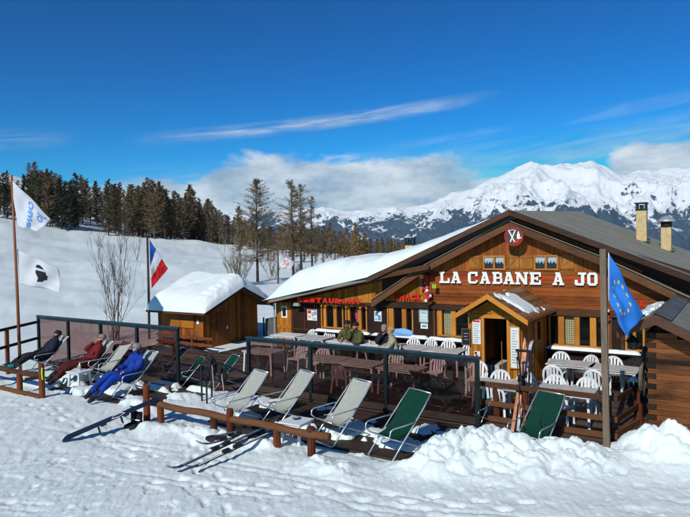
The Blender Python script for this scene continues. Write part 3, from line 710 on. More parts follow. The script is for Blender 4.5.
MB().box(P0+.1,P0+.5,17.0,17.9,.02,.42).build('bench',m_tabtop,po)
for sgn in (1,-1):
    ax=-5.72; e=(-4.66 if sgn>0 else -6.72); ez=1.94 if sgn>0 else 1.98; yf,yb=15.52,YW-.02; rz=2.60
    r=slab([(ax,yf,rz),(ax,yb,rz),(e,yb,ez),(e,yf,ez)],.03,'porch_roof',m_poroof,po)
    n=12
    for k in range(n):
        t0,t1=k/n,(k+1)/n; 
        p=lambda t,o:(ax+(e-ax)*t,rz+(ez-rz)*t+o)
        a,b_=p(t0+.004,.028+.004*(k%2)),p(t1-.004,.022+.004*(k%2)); a0,b0=p(t0+.004,.002),p(t1-.004,.002)
        MB().prism([a0,b0,b_,a],yf-.02,yb).build('roof_board',m_poroof,po)
    MB().prism([(ax,rz-.11),(e+.02*sgn,ez-.10),(e+.02*sgn,ez+.035),(ax,rz+.035)],yf-.05,yf-.022).build('porch_verge',m_frame,po)
def patch_snow(fn,x0,x1,y0,y1,seed,name,parent,thr=.5,h=.09,n=70,mask=None):
    X,Y=np.meshgrid(np.linspace(x0,x1,n),np.linspace(y0,y1,n))
    ex=np.minimum(np.minimum((X-x0)/(x1-x0),(x1-X)/(x1-x0)),np.minimum((Y-y0)/(y1-y0),(y1-Y)/(y1-y0)))*4
    q=fbm(X*2.2,Y*2.2,4,seed)+np.clip(ex,0,1)*.35-.2
    if mask is not None: q=q+mask(X,Y)
    Z=fn(X)+np.where(q>thr,h*np.sqrt(np.clip((q-thr)*5,0,1)),-.05)
    return grid_mesh(name,np.stack([X,Y,Z],-1).reshape(-1,3),n,n,m_snowr,parent)
patch_snow(lambda X:2.60-(X+5.72)*.623+.03,-5.66,-4.75,15.75,17.6,5,'porch_snow',po,.42,.07,mask=lambda X,Y:-.45*np.abs((X+5.66)/.9-(Y-15.75)/1.6)+.10)
patch_snow(lambda X:2.60-(-5.72-X)*.62+.03,-6.65,-5.78,15.55,18.2,15,'porch_snow',po,.40,.07)
# --- right part of the facade lettering panel, downpipe
MB().tube([(-15.72,YW-.06,0),(-15.72,YW-.06,1.75)],.035,8).build('downpipe',m_metalc,ch)
# ================================================================ small snowy shed
sh=thing('storage_hut','small orange timber hut under a very thick cap of snow left of the restaurant','hut')
SX0,SX1,SY0,SY1=-20.7,-18.0,16.8,20.0; SZ=1.62; SRY=18.5; SRZ=2.38
MB().box(SX0+.04,SX1-.04,SY0+.04,SY1-.04,-.3,SZ-.02).prism([(SY0+.05,SZ-.02),(SY1-.05,SZ-.02),(SRY,SRZ-.15)],SX0+.05,SX1-.05,'x').build('wall',m_dark,sh)
x=SX0
while x<SX1-.01:
    b=min(x+.16,SX1); MB().box(x+.004,b-.004,SY0-random.uniform(0,.008),SY0+.035,.0,1.62).build('wall_board',m_shed,sh); x=b
y=SY0
while y<SY1-.01:
    b=min(y+.15,SY1); zt=lambda q: (1.60+(q-SY0)/(SRY-SY0)*(SRZ-.10-1.60)) if q<SRY else (1.60+(SY1-q)/(SY1-SRY)*(SRZ-.10-1.60))
    MB().prism([(y+.004,0),(b-.004,0),(b-.004,zt(b)),(y+.004,zt(y))],SX1-.035,SX1+random.uniform(0,.008),'x').build('wall_board',m_shed,sh); y=b
MB().box(SX0-.01,SX0+.09,SY0-.03,SY0-.010,0,1.62).build('corner_board',m_shed,sh); MB().box(SX1-.09,SX1+.01,SY0-.03,SY0-.010,0,1.62).build('corner_board',m_shed,sh)
hs_=MB().box(-20.05,-18.5,SY0-.035,SY0-.010,.78,1.42).build('serving_hatch',m_shed,sh)
for (a,b) in ((-20.03,-19.30),(-19.26,-18.52)):
    for (c,e) in ((.80,1.09),(1.12,1.40)): MB().box(a,b,SY0-.055,SY0-.036,c,e).build('hatch_panel',m_gold,hs_)
MB().box(-18.36,-18.22,SY0-.036,SY0-.0305,.98,1.14).build('notice',m_letter,sh)
MB().box(SX1+.009,SX1+.03,17.5,18.2,.1,1.35).build('door',m_shedd,sh); 
MB().box(SX1+.031,SX1+.05,18.05,18.11,.65,.78).build('door_handle',m_white,sh)
for (ya,za,yb,zb) in ((16.35,1.52,SRY,SRZ),(SRY,SRZ,20.40,1.50)):
    slab([(SX0-.18,ya,za),(-17.45,ya,za),(-17.45,yb,zb),(SX0-.18,yb,zb)],.07,'roof',m_beam2,sh)
    for xx,th_ in ((-17.45,.04),(SX0-.22,.04)): MB().prism([(ya,za-.12),(yb,zb-.12),(yb,zb+.015),(ya,za+.015)],xx,xx+th_,'x').build('verge_board',m_beam2,sh)
MB().box(SX0-.20,-17.44,16.30,16.35,1.41,1.54).build('eave_board',m_beam,sh)
def shedsnow():
    xs=np.concatenate([np.linspace(SX0-.25,SX0+.7,16),np.linspace(SX0+.8,-18.3,24),np.linspace(-18.25,-17.38,20)]); ys=np.concatenate([np.linspace(16.28,17.4,22),np.linspace(17.45,19.5,30),np.linspace(19.55,20.50,14)])
    X,Y=np.meshgrid(xs,ys)
    roof=np.where(Y<SRY,1.52+(Y-16.35)*(SRZ-1.52)/(SRY-16.35),SRZ-(Y-SRY)*(SRZ-1.5)/(20.40-SRY))
    ey=np.clip((Y-16.28)/.55,0,1); ey=np.sqrt(1-(1-ey)**2.0)*.80+.20*np.clip((Y-16.3)/1.6,0,1); ey2=np.sqrt(1-(1-np.clip((20.50-Y)/1.1,0,1))**2)
    ex=np.sqrt(1-(1-np.clip((X-(SX0-.25))/.55,0,1))**2); ex2=(np.clip((-17.38-X)/.30,0,1))**.42
    # broken, crusted edge towards the gable side
    ex2=np.clip(ex2-.30*sst(X,-18.1,-17.5)*fbm(X*2.3,Y*2.3,4,33),0,1)
    H=(.50+.18*fbm(X*.9,Y*.9,4,22))*ey*ey2*ex*ex2+ (fbm(X*7,Y*7,3,24)-.5)*.10*sst(X,-18.35,-18.0)*(X<-17.42)
    return np.stack([X,Y,roof+.008+np.clip(H,0,2)],-1).reshape(-1,3),len(ys),len(xs)
V,nr,nc=shedsnow(); grid_mesh('roof_snow',V,nr,nc,m_snowr,sh)
# ================================================================ log hut, right edge
lh=thing('log_hut','dark weathered log hut with grey corrugated roof at the right edge beside the terrace','hut')
HX,HY=-1.55,12.95; z=-.1; k=0
MB().prism([(HX+.10,-.2),(1.15,-.2),(1.15,1.18),(HX+.35,2.10),(HX+.10,2.10)],HY+.101,16.2).build('inner_wall',m_dark,lh)
RX0_=-1.36
while z<2.12:
    h=random.uniform(.082,.118); 
    xr=min(1.2,RX0_+(2.36-z-h)/.5)
    # front logs split into lengths with dark gaps; alternate dark notched ends
    e=HX-(.02 if k%2 else .0)-.15
    zt=z+h-.005
    if zt<2.2:
        a=e+.16
        if k%2==0: MB().box(HX-.03,HX+.13,HY-.012,HY+.10,z,zt).build('log_end',m_hdark,lh); a=HX+.135
        cuts=[a]+([random.uniform(-.6,xr-.2)] if random.random()<.6 and xr>.2 else [])+[xr]
        for c_,d_ in zip(cuts[:-1],cuts[1:]):
            MB().box(c_+.004,d_-.004,HY-random.uniform(0,.012),HY+.10,z,zt).build('log',m_hlog,lh)
        MB().box(HX-.02,HX+.10,HY+.101,16.2,z+.02,zt+.01).build('log',m_hdark,lh)
    z+=h; k+=1
# roof: ridge line runs back just right of the corner, short left slope
RX0,RZ0=-1.36,2.58; yf=12.5
slab([(RX0,yf,RZ0),(RX0,16.6,RZ0),(-2.0,16.6,2.27),(-2.0,yf,2.30)],.05,'roof',m_roof,lh)
patch_snow(lambda X:RZ0+(X-RX0)*.44+.01,-1.98,-1.55,13.6,16.5,3,'roof_snow_patch',lh,.42,.06)
def corr():
    xs=np.linspace(RX0,1.45,40); ys=np.arange(yf,16.6,.0125)
    X,Y=np.meshgrid(xs,ys); Z=RZ0-.02-(X-RX0)*.50+.012*np.sin(Y*2*np.pi/.10)+.03
    return np.stack([X,Y,Z],-1).reshape(-1,3),len(ys),len(xs)
V,nr,nc=corr(); grid_mesh('corrugated_sheet',V,nr,nc,m_corr,lh)
slab([(RX0,yf,RZ0-.04),(RX0,16.6,RZ0-.04),(1.45,16.6,RZ0-.04-2.81*.5),(1.45,yf,RZ0-.04-2.81*.5)],.05,'roof_deck',m_beam2,lh)
MB().add([(RX0-.10,yf-.02,RZ0-.01),(RX0,yf-.02,RZ0+.045),(RX0+.26,yf-.02,RZ0-.08),(RX0-.10,16.62,RZ0-.01),(RX0,16.62,RZ0+.045),(RX0+.26,16.62,RZ0-.08)],[(0,1,4,3),(1,2,5,4)]).build('ridge_flashing',m_flash,lh)
MB().prism([(-2.03,2.12),(RX0,RZ0-.17),(RX0,RZ0+.02),(-2.03,2.30)],yf-.05,yf-.022).build('verge_board',m_beam2,lh)
MB().prism([(RX0,RZ0-.17),(1.45,RZ0-.17-1.405),(1.45,RZ0-1.385),(RX0,RZ0+.02)],yf-.048,yf-.021).build('verge_board',m_beam2,lh)
MB().prism([(HX,2.03),(RX0,2.45),(-1.0,2.25),(1.2,1.2),(HX,1.2)],HY+.105,HY+.15).build('gable_infill',m_dark,lh)
# wagon wheel on the hut's side wall
wh=thing('wagon_wheel','old weathered wooden wagon wheel leaning on the side of the log hut','wheel')
wc=Vector((HX-.22,14.05,1.24)); n=24; rr=.47
ring=[(wc.x+.03*math.sin(2*math.pi*i/n),wc.y+rr*math.cos(2*math.pi*i/n),wc.z+rr*math.sin(2*math.pi*i/n)) for i in range(n+1)]
MB().tube(ring,.040,6,cap=False).build('rim',m_pole,wh)
MB().tube([wc-Vector((.06,0,0)),wc+Vector((.06,0,0))],.08,10).build('hub',m_pole,wh)
for i in range(8):
    a=2*math.pi*i/8; MB().tube([wc,wc+Vector((0,.5*math.cos(a),.5*math.sin(a)))],.018,6).build('spoke',m_pole,wh)
lan=thing('wall_lantern','dark green metal lantern hanging under the left eave of the log hut','lantern')
lc=G(638,334,2.05); lc=Vector((-1.80,12.75,1.98))
MB().tube([lc+Vector((0,0,.16)),lc+Vector((0,0,.26))],.01,6).build('hanger',m_black,lan)
MB().tube([lc+Vector((0,0,.17)),lc+Vector((0,0,.05))],[.03,.13],8).build('hood',m_glassframe,lan)
MB().tube([lc+Vector((0,0,.05)),lc+Vector((0,0,-.10))],[.10,.07],8).build('lamp_glass',m_glassframe,lan)
# ================================================================ glass windbreaks
def screen(name_label,x0,x1,y,z0,z1,posts,pm=None):
    t=thing('glass_windbreak',name_label,'windbreak')
    MB().box(x0-.04,x1+.04,y-.045,y+.045,z1-.05,z1).build('top_rail',m_bluecap,t,bev=.006)
    for p in posts:
        MB().box(p-.045,p+.045,y-.04,y+.04,z0,z1-.051).build('post',m_glassframe,t)
    for a,b in zip(posts[:-1],posts[1:]):
        a+=.046;b-=.046
        MB().box(a,b,y-.03,y+.03,z1-.13,z1-.052).build('upper_rail',m_glassframe,t)
        MB().box(a,b,y-.03,y+.03,z0+.06,z0+.22).build('lower_rail',m_deckd,t)
        MB().box(a,b,y-.006,y+.006,z0+.221,z1-.131).build('pane',pm,t)
    return t
screen('long tinted glass windbreak between the beige deckchairs and the white tables',-11.58,-4.80,12.42,-.02,1.53,[-11.54,-9.38,-7.13,-4.84],m_pane)
screen('tinted glass windbreak behind the three lounging people on the left',-21.13,-13.70,11.80,-.05,1.75,[-21.09,-19.25,-17.42,-15.58,-13.74],m_panel)
# offcut boards lying at the windbreak foot
o=MB().box(-14.4,-13.6,11.32,11.40,.0,.13).build('board_offcut',m_pole); tag(o,'pale plank standing on edge at the right foot of the left windbreak','plank')
# ================================================================ log fences
def logfence(label,xp,x0,x1,y,zr,hp,rr=.085,low=False,tall=()):
    t=thing('log_fence',label,'fence')
    n=12; pts=[(x0+(x1-x0)*i/n,y+.012*math.sin(i*2.1),zr+.018*math.sin(i*1.7)) for i in range(n+1)]
    MB().tube(pts,[rr*(1+.05*math.sin(i*3.)) for i in range(n+1)],12).build('rail',m_log,t,smooth=True)
    if low: MB().tube([(x0,y-.05,.07),(x1,y-.05,.05)],.075,10).build('lower_rail',m_log,t,smooth=True)
    for i,x in enumerate(xp):
        h=tall.get(i,hp) if tall else hp
        zg=tz(x,y)-.15
        yo=0 if h<=zr+.02 else -.0
        MB().tube([(x,y+yo,zg),(x+.004,y+yo,h*.6),(x,y+yo,h-.02),(x,y+yo,h)],[.080,.077,.075,.064],12).build('post',m_logv,t)
    return t
def P2(px,py,y=None,z=0): g=G(px,py,z); return g[0]
logfence('left log rail fence in front of the person in dark clothes',[P2(10,385),P2(27,392),P2(40,399)],-23.5,P2(40,399)+.02,9.0,.62,.60,rr=.074,tall={2:.96},low=True)
fxs=[P2(130,427),P2(157,426),P2(205,440),P2(231,440),P2(274,452),P2(316,456)]
logfence('long low log rail fence running from the snowboard to the white stool table',fxs,fxs[0]-.05,fxs[5]+.42,9.0,.46,.45,rr=.074,tall={0:.86,3:.66,5:.60})
# railing of the right terrace
rt_=thing('terrace_railing','brown wooden railing with orange posts round the right terrace corner','railing')
ry=12.98
for (x,h) in ((-4.62,.86),(-3.98,.84),(-2.30,.86)): MB().tube([(x,ry,-.2),(x,ry,h)],.075,10).build('post',m_logv,rt_)
MB().tube([(-1.92,14.35,-.2),(-1.92,14.35,.92)],.09,10).build('post',m_logv,rt_)
for z_ in (.84,.42):
    MB().box(-4.95,-2.1,ry-.115,ry-.078,z_-.055,z_+.055).build('rail',m_beam,rt_); MB().bar((-2.14,ry-.09,z_-.02),(-1.88,14.5,z_-.02),.04,.11).build('rail',m_beam,rt_)
MB().bar((-2.2,ry-.03,.06),(-1.85,14.5,.06),.05,.12).build('rail',m_beam,rt_)
MB().box(-4.95,-2.1,ry-.12,ry-.08,.02,.14).build('rail',m_beam,rt_)
V,nr,nc=sillsnow(-2.12,-1.86,14.22,14.48,.92,.10,4); o=grid_mesh('post_snow',V,nr,nc,m_snowr,rt_)
# railing at the far left
lr=thing('side_railing','dark red wooden railing running from the far left to the left windbreak','railing')
pl=G(6,362); 
e1=Vector((-21.15,11.75,0)); 
a1=Vector(G(0,331,1.48)); d1=(a1-e1); d1.z=0; d1=d1*1.6
MB().bar(e1+Vector((0,0,1.50)),e1+d1+Vector((0,0,1.50)),.06,.09).build('rail',m_dark,lr)
MB().bar(e1+Vector((0,0,.92)),e1+d1+Vector((0,0,.92)),.06,.09).build('rail',m_dark,lr)
for t_ in (.52,1.0):
    q=e1+d1*t_; MB().box(q.x-.05,q.x+.05,q.y-.05,q.y+.05,-.2,1.5).build('post',m_poler,lr)
# terrace rear railing seen through the left windbreak
br=thing('back_railing','low red brown timber railing behind the left windbreak','railing')
xs_=np.arange(-20.4,-17.4,1.0)
for x in xs_: MB().box(x-.045,x+.045,16.52,16.60,-.1,.55).build('post',m_poler,br)
for z_ in (.48,.22): MB().box(-20.5,-17.2,16.49,16.519,z_-.05,z_+.05).build('rail',m_poler,br)
# metal handrails of the steps between the windbreaks
hr=thing('step_handrail','black metal handrail with ski poles hung on it between the two windbreaks','handrail')
A=[Vector(G(202,401)),Vector(G(207,404)),Vector(G(212,400))]
for k,q in enumerate(A): MB().tube([q-Vector((0,0,.15)),q+Vector((0,0,.98))],.024,8).build('post',m_glassframe,hr)
MB().tube([A[0]+Vector((-.28,.1,1.0)),A[0]+Vector((0,0,1.0)),A[2]+Vector((.05,.05,1.02)),A[2]+Vector((.55,.75,.62)),A[2]+Vector((.8,1.15,.38))],.028,8).build('hand_rail',m_glassframe,hr)
MB().tube([Vector((-13.42,11.5,1.35)),Vector((-12.75,12.05,1.02)),A[0]+Vector((-.1,.4,1.0)),A[2]+Vector((.5,1.0,.50))],.024,8).build('hand_rail',m_glassframe,hr)
# ================================================================ deckchairs
def make_deckchair(fab,name='deckchair'):
    t=thing(name,'x','deckchair')
    # sling
    prof=[(1.09,1.12),(.99,1.00),(.87,.86),(.75,.72),(.63,.59),(.51,.48),(.39,.415),(.27,.39),(.16,.41),(.06,.47)]
    n=len(prof); V=[]; w=.295
    for side in (1,-1):
        for (y,z) in prof:
            for i in range(5):
                x=-w+2*w*i/4; sag=-.018*(1-(x/w)**2)
                V.append((x,y-.0*side,z+sag+side*.004))
    F_=[]
    for s in (0,1):
        for j in range(n-1):
            for i in range(4):
                b=s*n*5+j*5+i; q=(b,b+1,b+6,b+5); F_.append(q if s==0 else q[::-1])
    MB().add(V,F_).build('sling',fab,t,smooth=True)
    s=MB()
    for sg_ in (-1,1): s.tube([(sg_*.325,.02,.03),(sg_*.325,.30,.32),(sg_*.325,.62,.64),(sg_*.32,.90,.92),(sg_*.30,1.10,1.13)],.0145,8)
    s.tube([(-.30,1.10,1.13),(0,1.105,1.135),(.30,1.10,1.13)],.0145,8); s.tube([(-.325,.02,.03),(-.27,-.02,.018),(.27,-.02,.018),(.325,.02,.03)],.0145,8)
    s.build('back_frame',m_steel,t,smooth=True)
    s=MB()
    for sg_ in (-1,1): s.tube([(sg_*.29,.04,.47),(sg_*.29,.58,.24),(sg_*.29,1.02,.05)],.0135,8)
    s.tube([(-.29,.04,.47),(.29,.04,.47)],.0135,8); s.tube([(-.29,1.02,.05),(-.27,1.08,.018),(.27,1.08,.018),(.29,1.02,.05)],.0135,8); s.tube([(-.29,.58,.24),(.29,.58,.24)],.010,6)
    s.build('seat_frame',m_steel,t,smooth=True)
    for sg_ in (-1,1): MB().tube([(sg_*.335,.66,.68),(sg_*.355,.40,.665),(sg_*.355,.06,.655),(sg_*.35,.0,.62),(sg_*.345,-.02,.54),(sg_*.29,.04,.47)],.014,8).build('armrest',m_steel,t,smooth=True)
    return t
dc_b=make_deckchair(m_beige); dc_g=make_deckchair(m_green); dc_d=make_deckchair(m_dgreen); used=set()
def place(proto,loc,rz,label,group=None):
    if proto.name not in used: o=proto; used.add(proto.name)
    else: o=copy_tree(proto)
    o.location=loc; o.rotation_euler=(0,0,rz); o['label']=label
    if group: o['group']=group
    return o
def chair_top(px,py,h=1.13,z0=0.):
    g=G(px,py,h+z0); return g
BG='beige canvas deckchairs'; GG='green canvas deckchairs'
def dchair(px,py,proto,label,group,rz=0.,z0=0.,Y=None,sc=1.):
    if Y is not None: g=F(px,py,Y); z0=max(g[2]-1.13*sc,-.30)
    else: g=G(px,py,1.13+z0)
    c,s=math.cos(rz),math.sin(rz); x,y=g[0]+1.10*s*sc,g[1]-1.10*c*sc
    o=place(proto,(x,y,z0),rz,label,group); o.scale=(sc,sc,sc)
    return o,Vector((x,y,z0))
dchair(261.5,370.5,dc_b,'empty beige deckchair nearest the black step handrail, leftmost of the right-hand row',BG,R(-16))
dchair(307.5,371,dc_b,'empty beige deckchair just behind the white stool table, second in the right-hand row',BG,R(-20))
dchair(362.5,380,dc_b,'empty beige deckchair directly left of the green one, third in the right-hand row',BG,R(-17))
dchair(420,390.5,dc_g,'empty green deckchair in front of the long glass windbreak beside the snow heap',GG,R(-19))
dchair(551.5,392.5,dc_g,'green deckchair sunk in snow right of the leaning skis against the terrace railing',GG,R(-14),Y=12.62)
dchair(487,390,dc_g,'green deckchair half hidden behind the end post of the long glass windbreak',GG,R(-12),Y=13.1,sc=.62)
dchair(185,348,dc_g,'green deckchair just right of the left windbreak end, near the orange hut',GG,R(-20),Y=13.1,sc=.74)
dchair(203,357,dc_g,'green deckchair behind the black handrail, middle of the three by the orange hut',GG,R(-24),Y=12.6,sc=.66)
dchair(236,355,dc_g,'green deckchair right of the hung ski poles, by the long windbreak end',GG,R(-18),Y=12.95,sc=.76)
dchair(419,372,dc_d,'dark deckchair seen through the glass behind the green deckchair, the left one',GG,R(168),Y=12.62)
dchair(441,377,dc_d,'dark deckchair seen through the glass, the right one near the last pane end',GG,R(172),Y=12.62)
_,L1=dchair(65.5,336,dc_b,'beige deckchair holding the person in dark clothes at the far left',BG,R(-12))
_,L2=dchair(109,341,dc_b,'beige deckchair under the man in the red jacket',BG,R(-10))
dchair(128,342,dc_b,'empty beige deckchair standing between the man in red and the man in blue',BG,R(-10))
_,L4=dchair(153,351,dc_b,'beige deckchair under the man in the blue suit',BG,R(-9))
# ================================================================ plastic furniture
def make_pchair():
    t=thing('plastic_chair','x','chair')
    # seat: shallow dish
    X,Y=np.meshgrid(np.linspace(-.22,.22,7),np.linspace(-.23,.21,7)); Z=.43-.02*(1-(X/.22)**2)*(1-(Y/.23)**2)-.02*np.clip(-(Y+.15)/.08,0,1)
    top=np.stack([X,Y,Z],-1).reshape(-1,3); V=np.concatenate([top,top-np.array([0,0,.02])]); Fq=[]
    for j in range(6):
        for i in range(6): b=j*7+i; Fq+= [(b,b+1,b+8,b+7),(b+49+7,b+49+8,b+49+1,b+49)]
    edge=[i for i in range(7)]+[6+7*j for j in range(1,7)]+[48-i for i in range(1,7)]+[42-7*j for j in range(1,6)]
    for a,b in zip(edge,edge[1:]+edge[:1]): Fq.append((a,a+49,b+49,b))
    MB().add(V,Fq).build('seat',m_white,t)
    # backrest: arched frame with vertical bars
    s=MB(); arc=[]
    for i in range(13):
        a=math.pi*i/12; arc.append((-.235*math.cos(a),.22+.07*(math.sin(a)),.52+.30*math.sin(a)**.75))
    arc=[(-.22,.19,.42)]+arc+[(.22,.19,.42)]
    for p,q in zip(arc[:-1],arc[1:]): s.bar(p,q,.055,.028,up=(0,1,.2))
    for x in (-.12,-.04,.04,.12): s.bar((x,.21,.42),(x*1.05,.285,.52+.28*math.sqrt(max(0,1-(x/.24)**2))),.052,.016,up=(0,1,.2))
    s.build('backrest',m_white,t)
    for sg_ in (-1,1):
        s=MB(); pts=[(sg_*.235,.23,.62),(sg_*.265,.10,.645),(sg_*.27,-.08,.64),(sg_*.26,-.20,.60),(sg_*.25,-.23,.46),(sg_*.25,-.235,.30)]
        for p,q in zip(pts[:-1],pts[1:]): s.bar(p,q,.045,.024)
        s.build('armrest',m_white,t)
        for yy,ty in ((-.21,-.26),(.19,.27)): MB().bar((sg_*.225,yy,.42),(sg_*.255,ty,.0),.048,.035,up=(0,1,0)).build('leg',m_white,t)
    return t
pc=make_pchair()
def make_table(m,lx=.60,ly=.40,h=.72,legm=None,name='plastic_table'):
    t=thing(name,'x','table')
    MB().box(-lx,lx,-ly,ly,h-.03,h).build('table_top',m,t,bev=.008)
    MB().box(-lx+.04,lx-.04,-ly+.04,ly-.04,h-.075,h-.031).build('apron',legm or m_white,t)
    for a in (-1,1):
        for b in (-1,1): MB().bar((a*(lx-.08),b*(ly-.08),h-.076),(a*(lx-.05),b*(ly-.05),0),.05,.05,up=(1,0,0)).build('leg',legm or m_white,t)
    return t
tw=make_table(m_white); tg=make_table(m_tabtop); ts=make_table(m_white,.27,.27,.45,name='stool_table')
TG='dining tables on the terrace'; CG='white plastic armchairs on the terrace'
for i,(x,y,p,lab) in enumerate([(-14.25,17.55,tw,'white table below the poster left of the first window, beside the side door'),(-12.95,17.5,tg,'grey topped table before the first window, left of the couple in olive'),
   (-11.45,17.25,tw,'white table where the couple in olive jackets sit'),(-10.22,17.2,tw,'white table where the grey haired man and blond woman sit'),(-8.95,17.2,tg,'grey table under the notices between the snack bar opening and the window'),(-7.72,17.1,tg,'grey table by the porch wall under the checked curtain window'),
   (-3.88,16.8,tg,'grey table against the facade right of the porch, leftmost of that pair'),(-2.78,16.65,tg,'grey table below the right hand window next to the wagon wheel'),(-3.28,13.72,tg,'grey table behind the terrace railing left of the tall grey pole'),(-4.75,13.6,tg,'grey table behind the leaning skis and the railing')]):
    place(p,(x,y,0),R(random.uniform(-2,2)),lab,TG)
for (px,py,lab) in ((264,350,'table behind the left end pane of the long windbreak'),(328,357.5,'table behind the middle pane with a chair at its front'),(362,362,'table behind glass beside the second window post'),(402,367,'table behind the right pane above the green deckchair')):
    g=G(px,py,.72); place(tg,(g[0],g[1],0),R(random.uniform(-3,3)),lab,TG)
sg_=G(296,420,.45); place(ts,(sg_[0],sg_[1],0),R(4),'small white stool table with an ashtray by the log fence','small white stool tables')
as_=thing('ashtray','small dark round ashtray on the white stool table','ashtray',(sg_[0]-.03,sg_[1]+.05,.45))
MB().tube([(0,0,0),(0,0,.045)],[.06,.085],12).build('bowl',m_glassframe,as_); MB().tube([(0,0,.0455),(0,0,.05)],.07,12).build('ash',m_tabtop,as_)
g=G(62,392); place(ts,(g[0]-.3,g[1]+.75,0),R(8),'small white stool table with drinks left of the man in red','small white stool tables')
st2=Vector((g[0]-.3,g[1]+.75,.45))
def chairs(lst,group=CG):
    for (x,y,a,lab) in lst: place(pc,(x,y,0),R(a),lab,group)
chairs([(-9.30,17.92,8,'white chair at the facade just right of the blond woman'),(-8.72,17.95,-6,'white chair backing the wall below the notices'),(-8.02,17.95,12,'white chair under the checked curtain window'),(-7.35,17.9,-10,'white chair tucked in next to the porch wall'),
 (-4.35,17.45,5,'white chair behind the left grey table by the facade window'),(-3.62,17.3,-25,'white chair at the right end of the left grey facade table'),(-4.1,15.95,182,'white chair in front of the left grey facade table, back to the viewer'),(-2.95,17.35,4,'white chair behind the table nearest the wagon wheel'),
 (-2.35,17.2,-8,'white chair with a dark jacket over it beside the wagon wheel'),(-3.05,15.85,174,'white chair in front of the right grey facade table by the tall pole'),
 (-3.72,14.32,3,'white chair behind the railing table, left one'),(-3.05,14.38,-5,'white chair behind the railing table, right one'),(-3.35,13.32,178,'white chair squeezed between table and railing left of the tall pole'),
 (-5.02,14.25,6,'white chair below the porch step behind the leaning skis, left one'),(-4.45,14.3,-7,'white chair below the porch step behind the leaning skis, right one'),(-4.70,13.2,185,'white chair at the railing behind the half hidden green deckchair')])
chairs([(-12.9,18.08,5,'white chair against the wall under the first window'),(-13.75,18.1,-4,'white chair at the facade beside the dark shutter'),
 (-10.9,14.9,10,'white chair behind the glass at the leftmost inner table'),(-9.1,13.55,176,'white chair with its back to the glass in the middle pane'),(-8.55,15.3,4,'white chair seen through glass behind the middle table'),(-7.2,15.2,-8,'white chair seen through glass left of the last pane'),(-5.9,15.1,12,'white chair seen through glass in front of the porch'),(-12.0,15.2,-5,'white chair by the step end of the long windbreak')])
# jacket over the chair
jk=MB(); X,Y=np.meshgrid(np.linspace(0,1,10),np.linspace(0,1,8))
Vx=-2.35+(X-.5)*.50; Vy=17.44+.03*np.sin(X*9)-.0*Y; Vz=.86-.48*Y-.06*np.cos(X*6.28)
jo=grid_mesh('draped_jacket',np.concatenate([np.stack([Vx,Vy-.30*(1-np.abs(1-2*Y)),Vz],-1).reshape(-1,3)]),8,10,m_black); jo['label']='dark jacket draped over the white chair by the wagon wheel'; jo['category']='jacket'
sm=jo.modifiers.new('thickness','SOLIDIFY'); sm.thickness=.03
# snow lumps on some table tops
# ================================================================ people
m_skin=mat('skin',(.52,.27,.18),.55); m_navy=varied('navy_cloth',(.010,.012,.022),(.025,.03,.05),9,.8,bst=.3); m_redj=varied('dark_red_jacket',(.10,.010,.014),(.20,.018,.022),9,.75,bst=.3)
m_blue=varied('blue_ski_cloth',(.007,.030,.21),(.012,.055,.36),5,.75,bst=.35); m_blk=varied('black_cloth',(.010,.010,.012),(.028,.028,.032),9,.7,bst=.3); m_olive=varied('olive_jacket',(.055,.060,.022),(.11,.11,.045),9,.8,bst=.3)
m_redblk=varied('black_red_trousers',(.012,.010,.012),(.13,.015,.015),3.5,.8,bst=.3); m_greyj=varied('grey_beige_jacket',(.28,.25,.19),(.40,.36,.28),9,.8,bst=.3); m_hairg=mat('grey_hair',(.22,.21,.20),.8); m_hairb=mat('blond_hair',(.42,.26,.10),.7); m_haird=mat('dark_hair',(.02,.014,.01),.7); m_teal=mat('teal_boot',(.02,.22,.24),.4); m_orange=mat('orange_trim',(.75,.12,.02),.6)
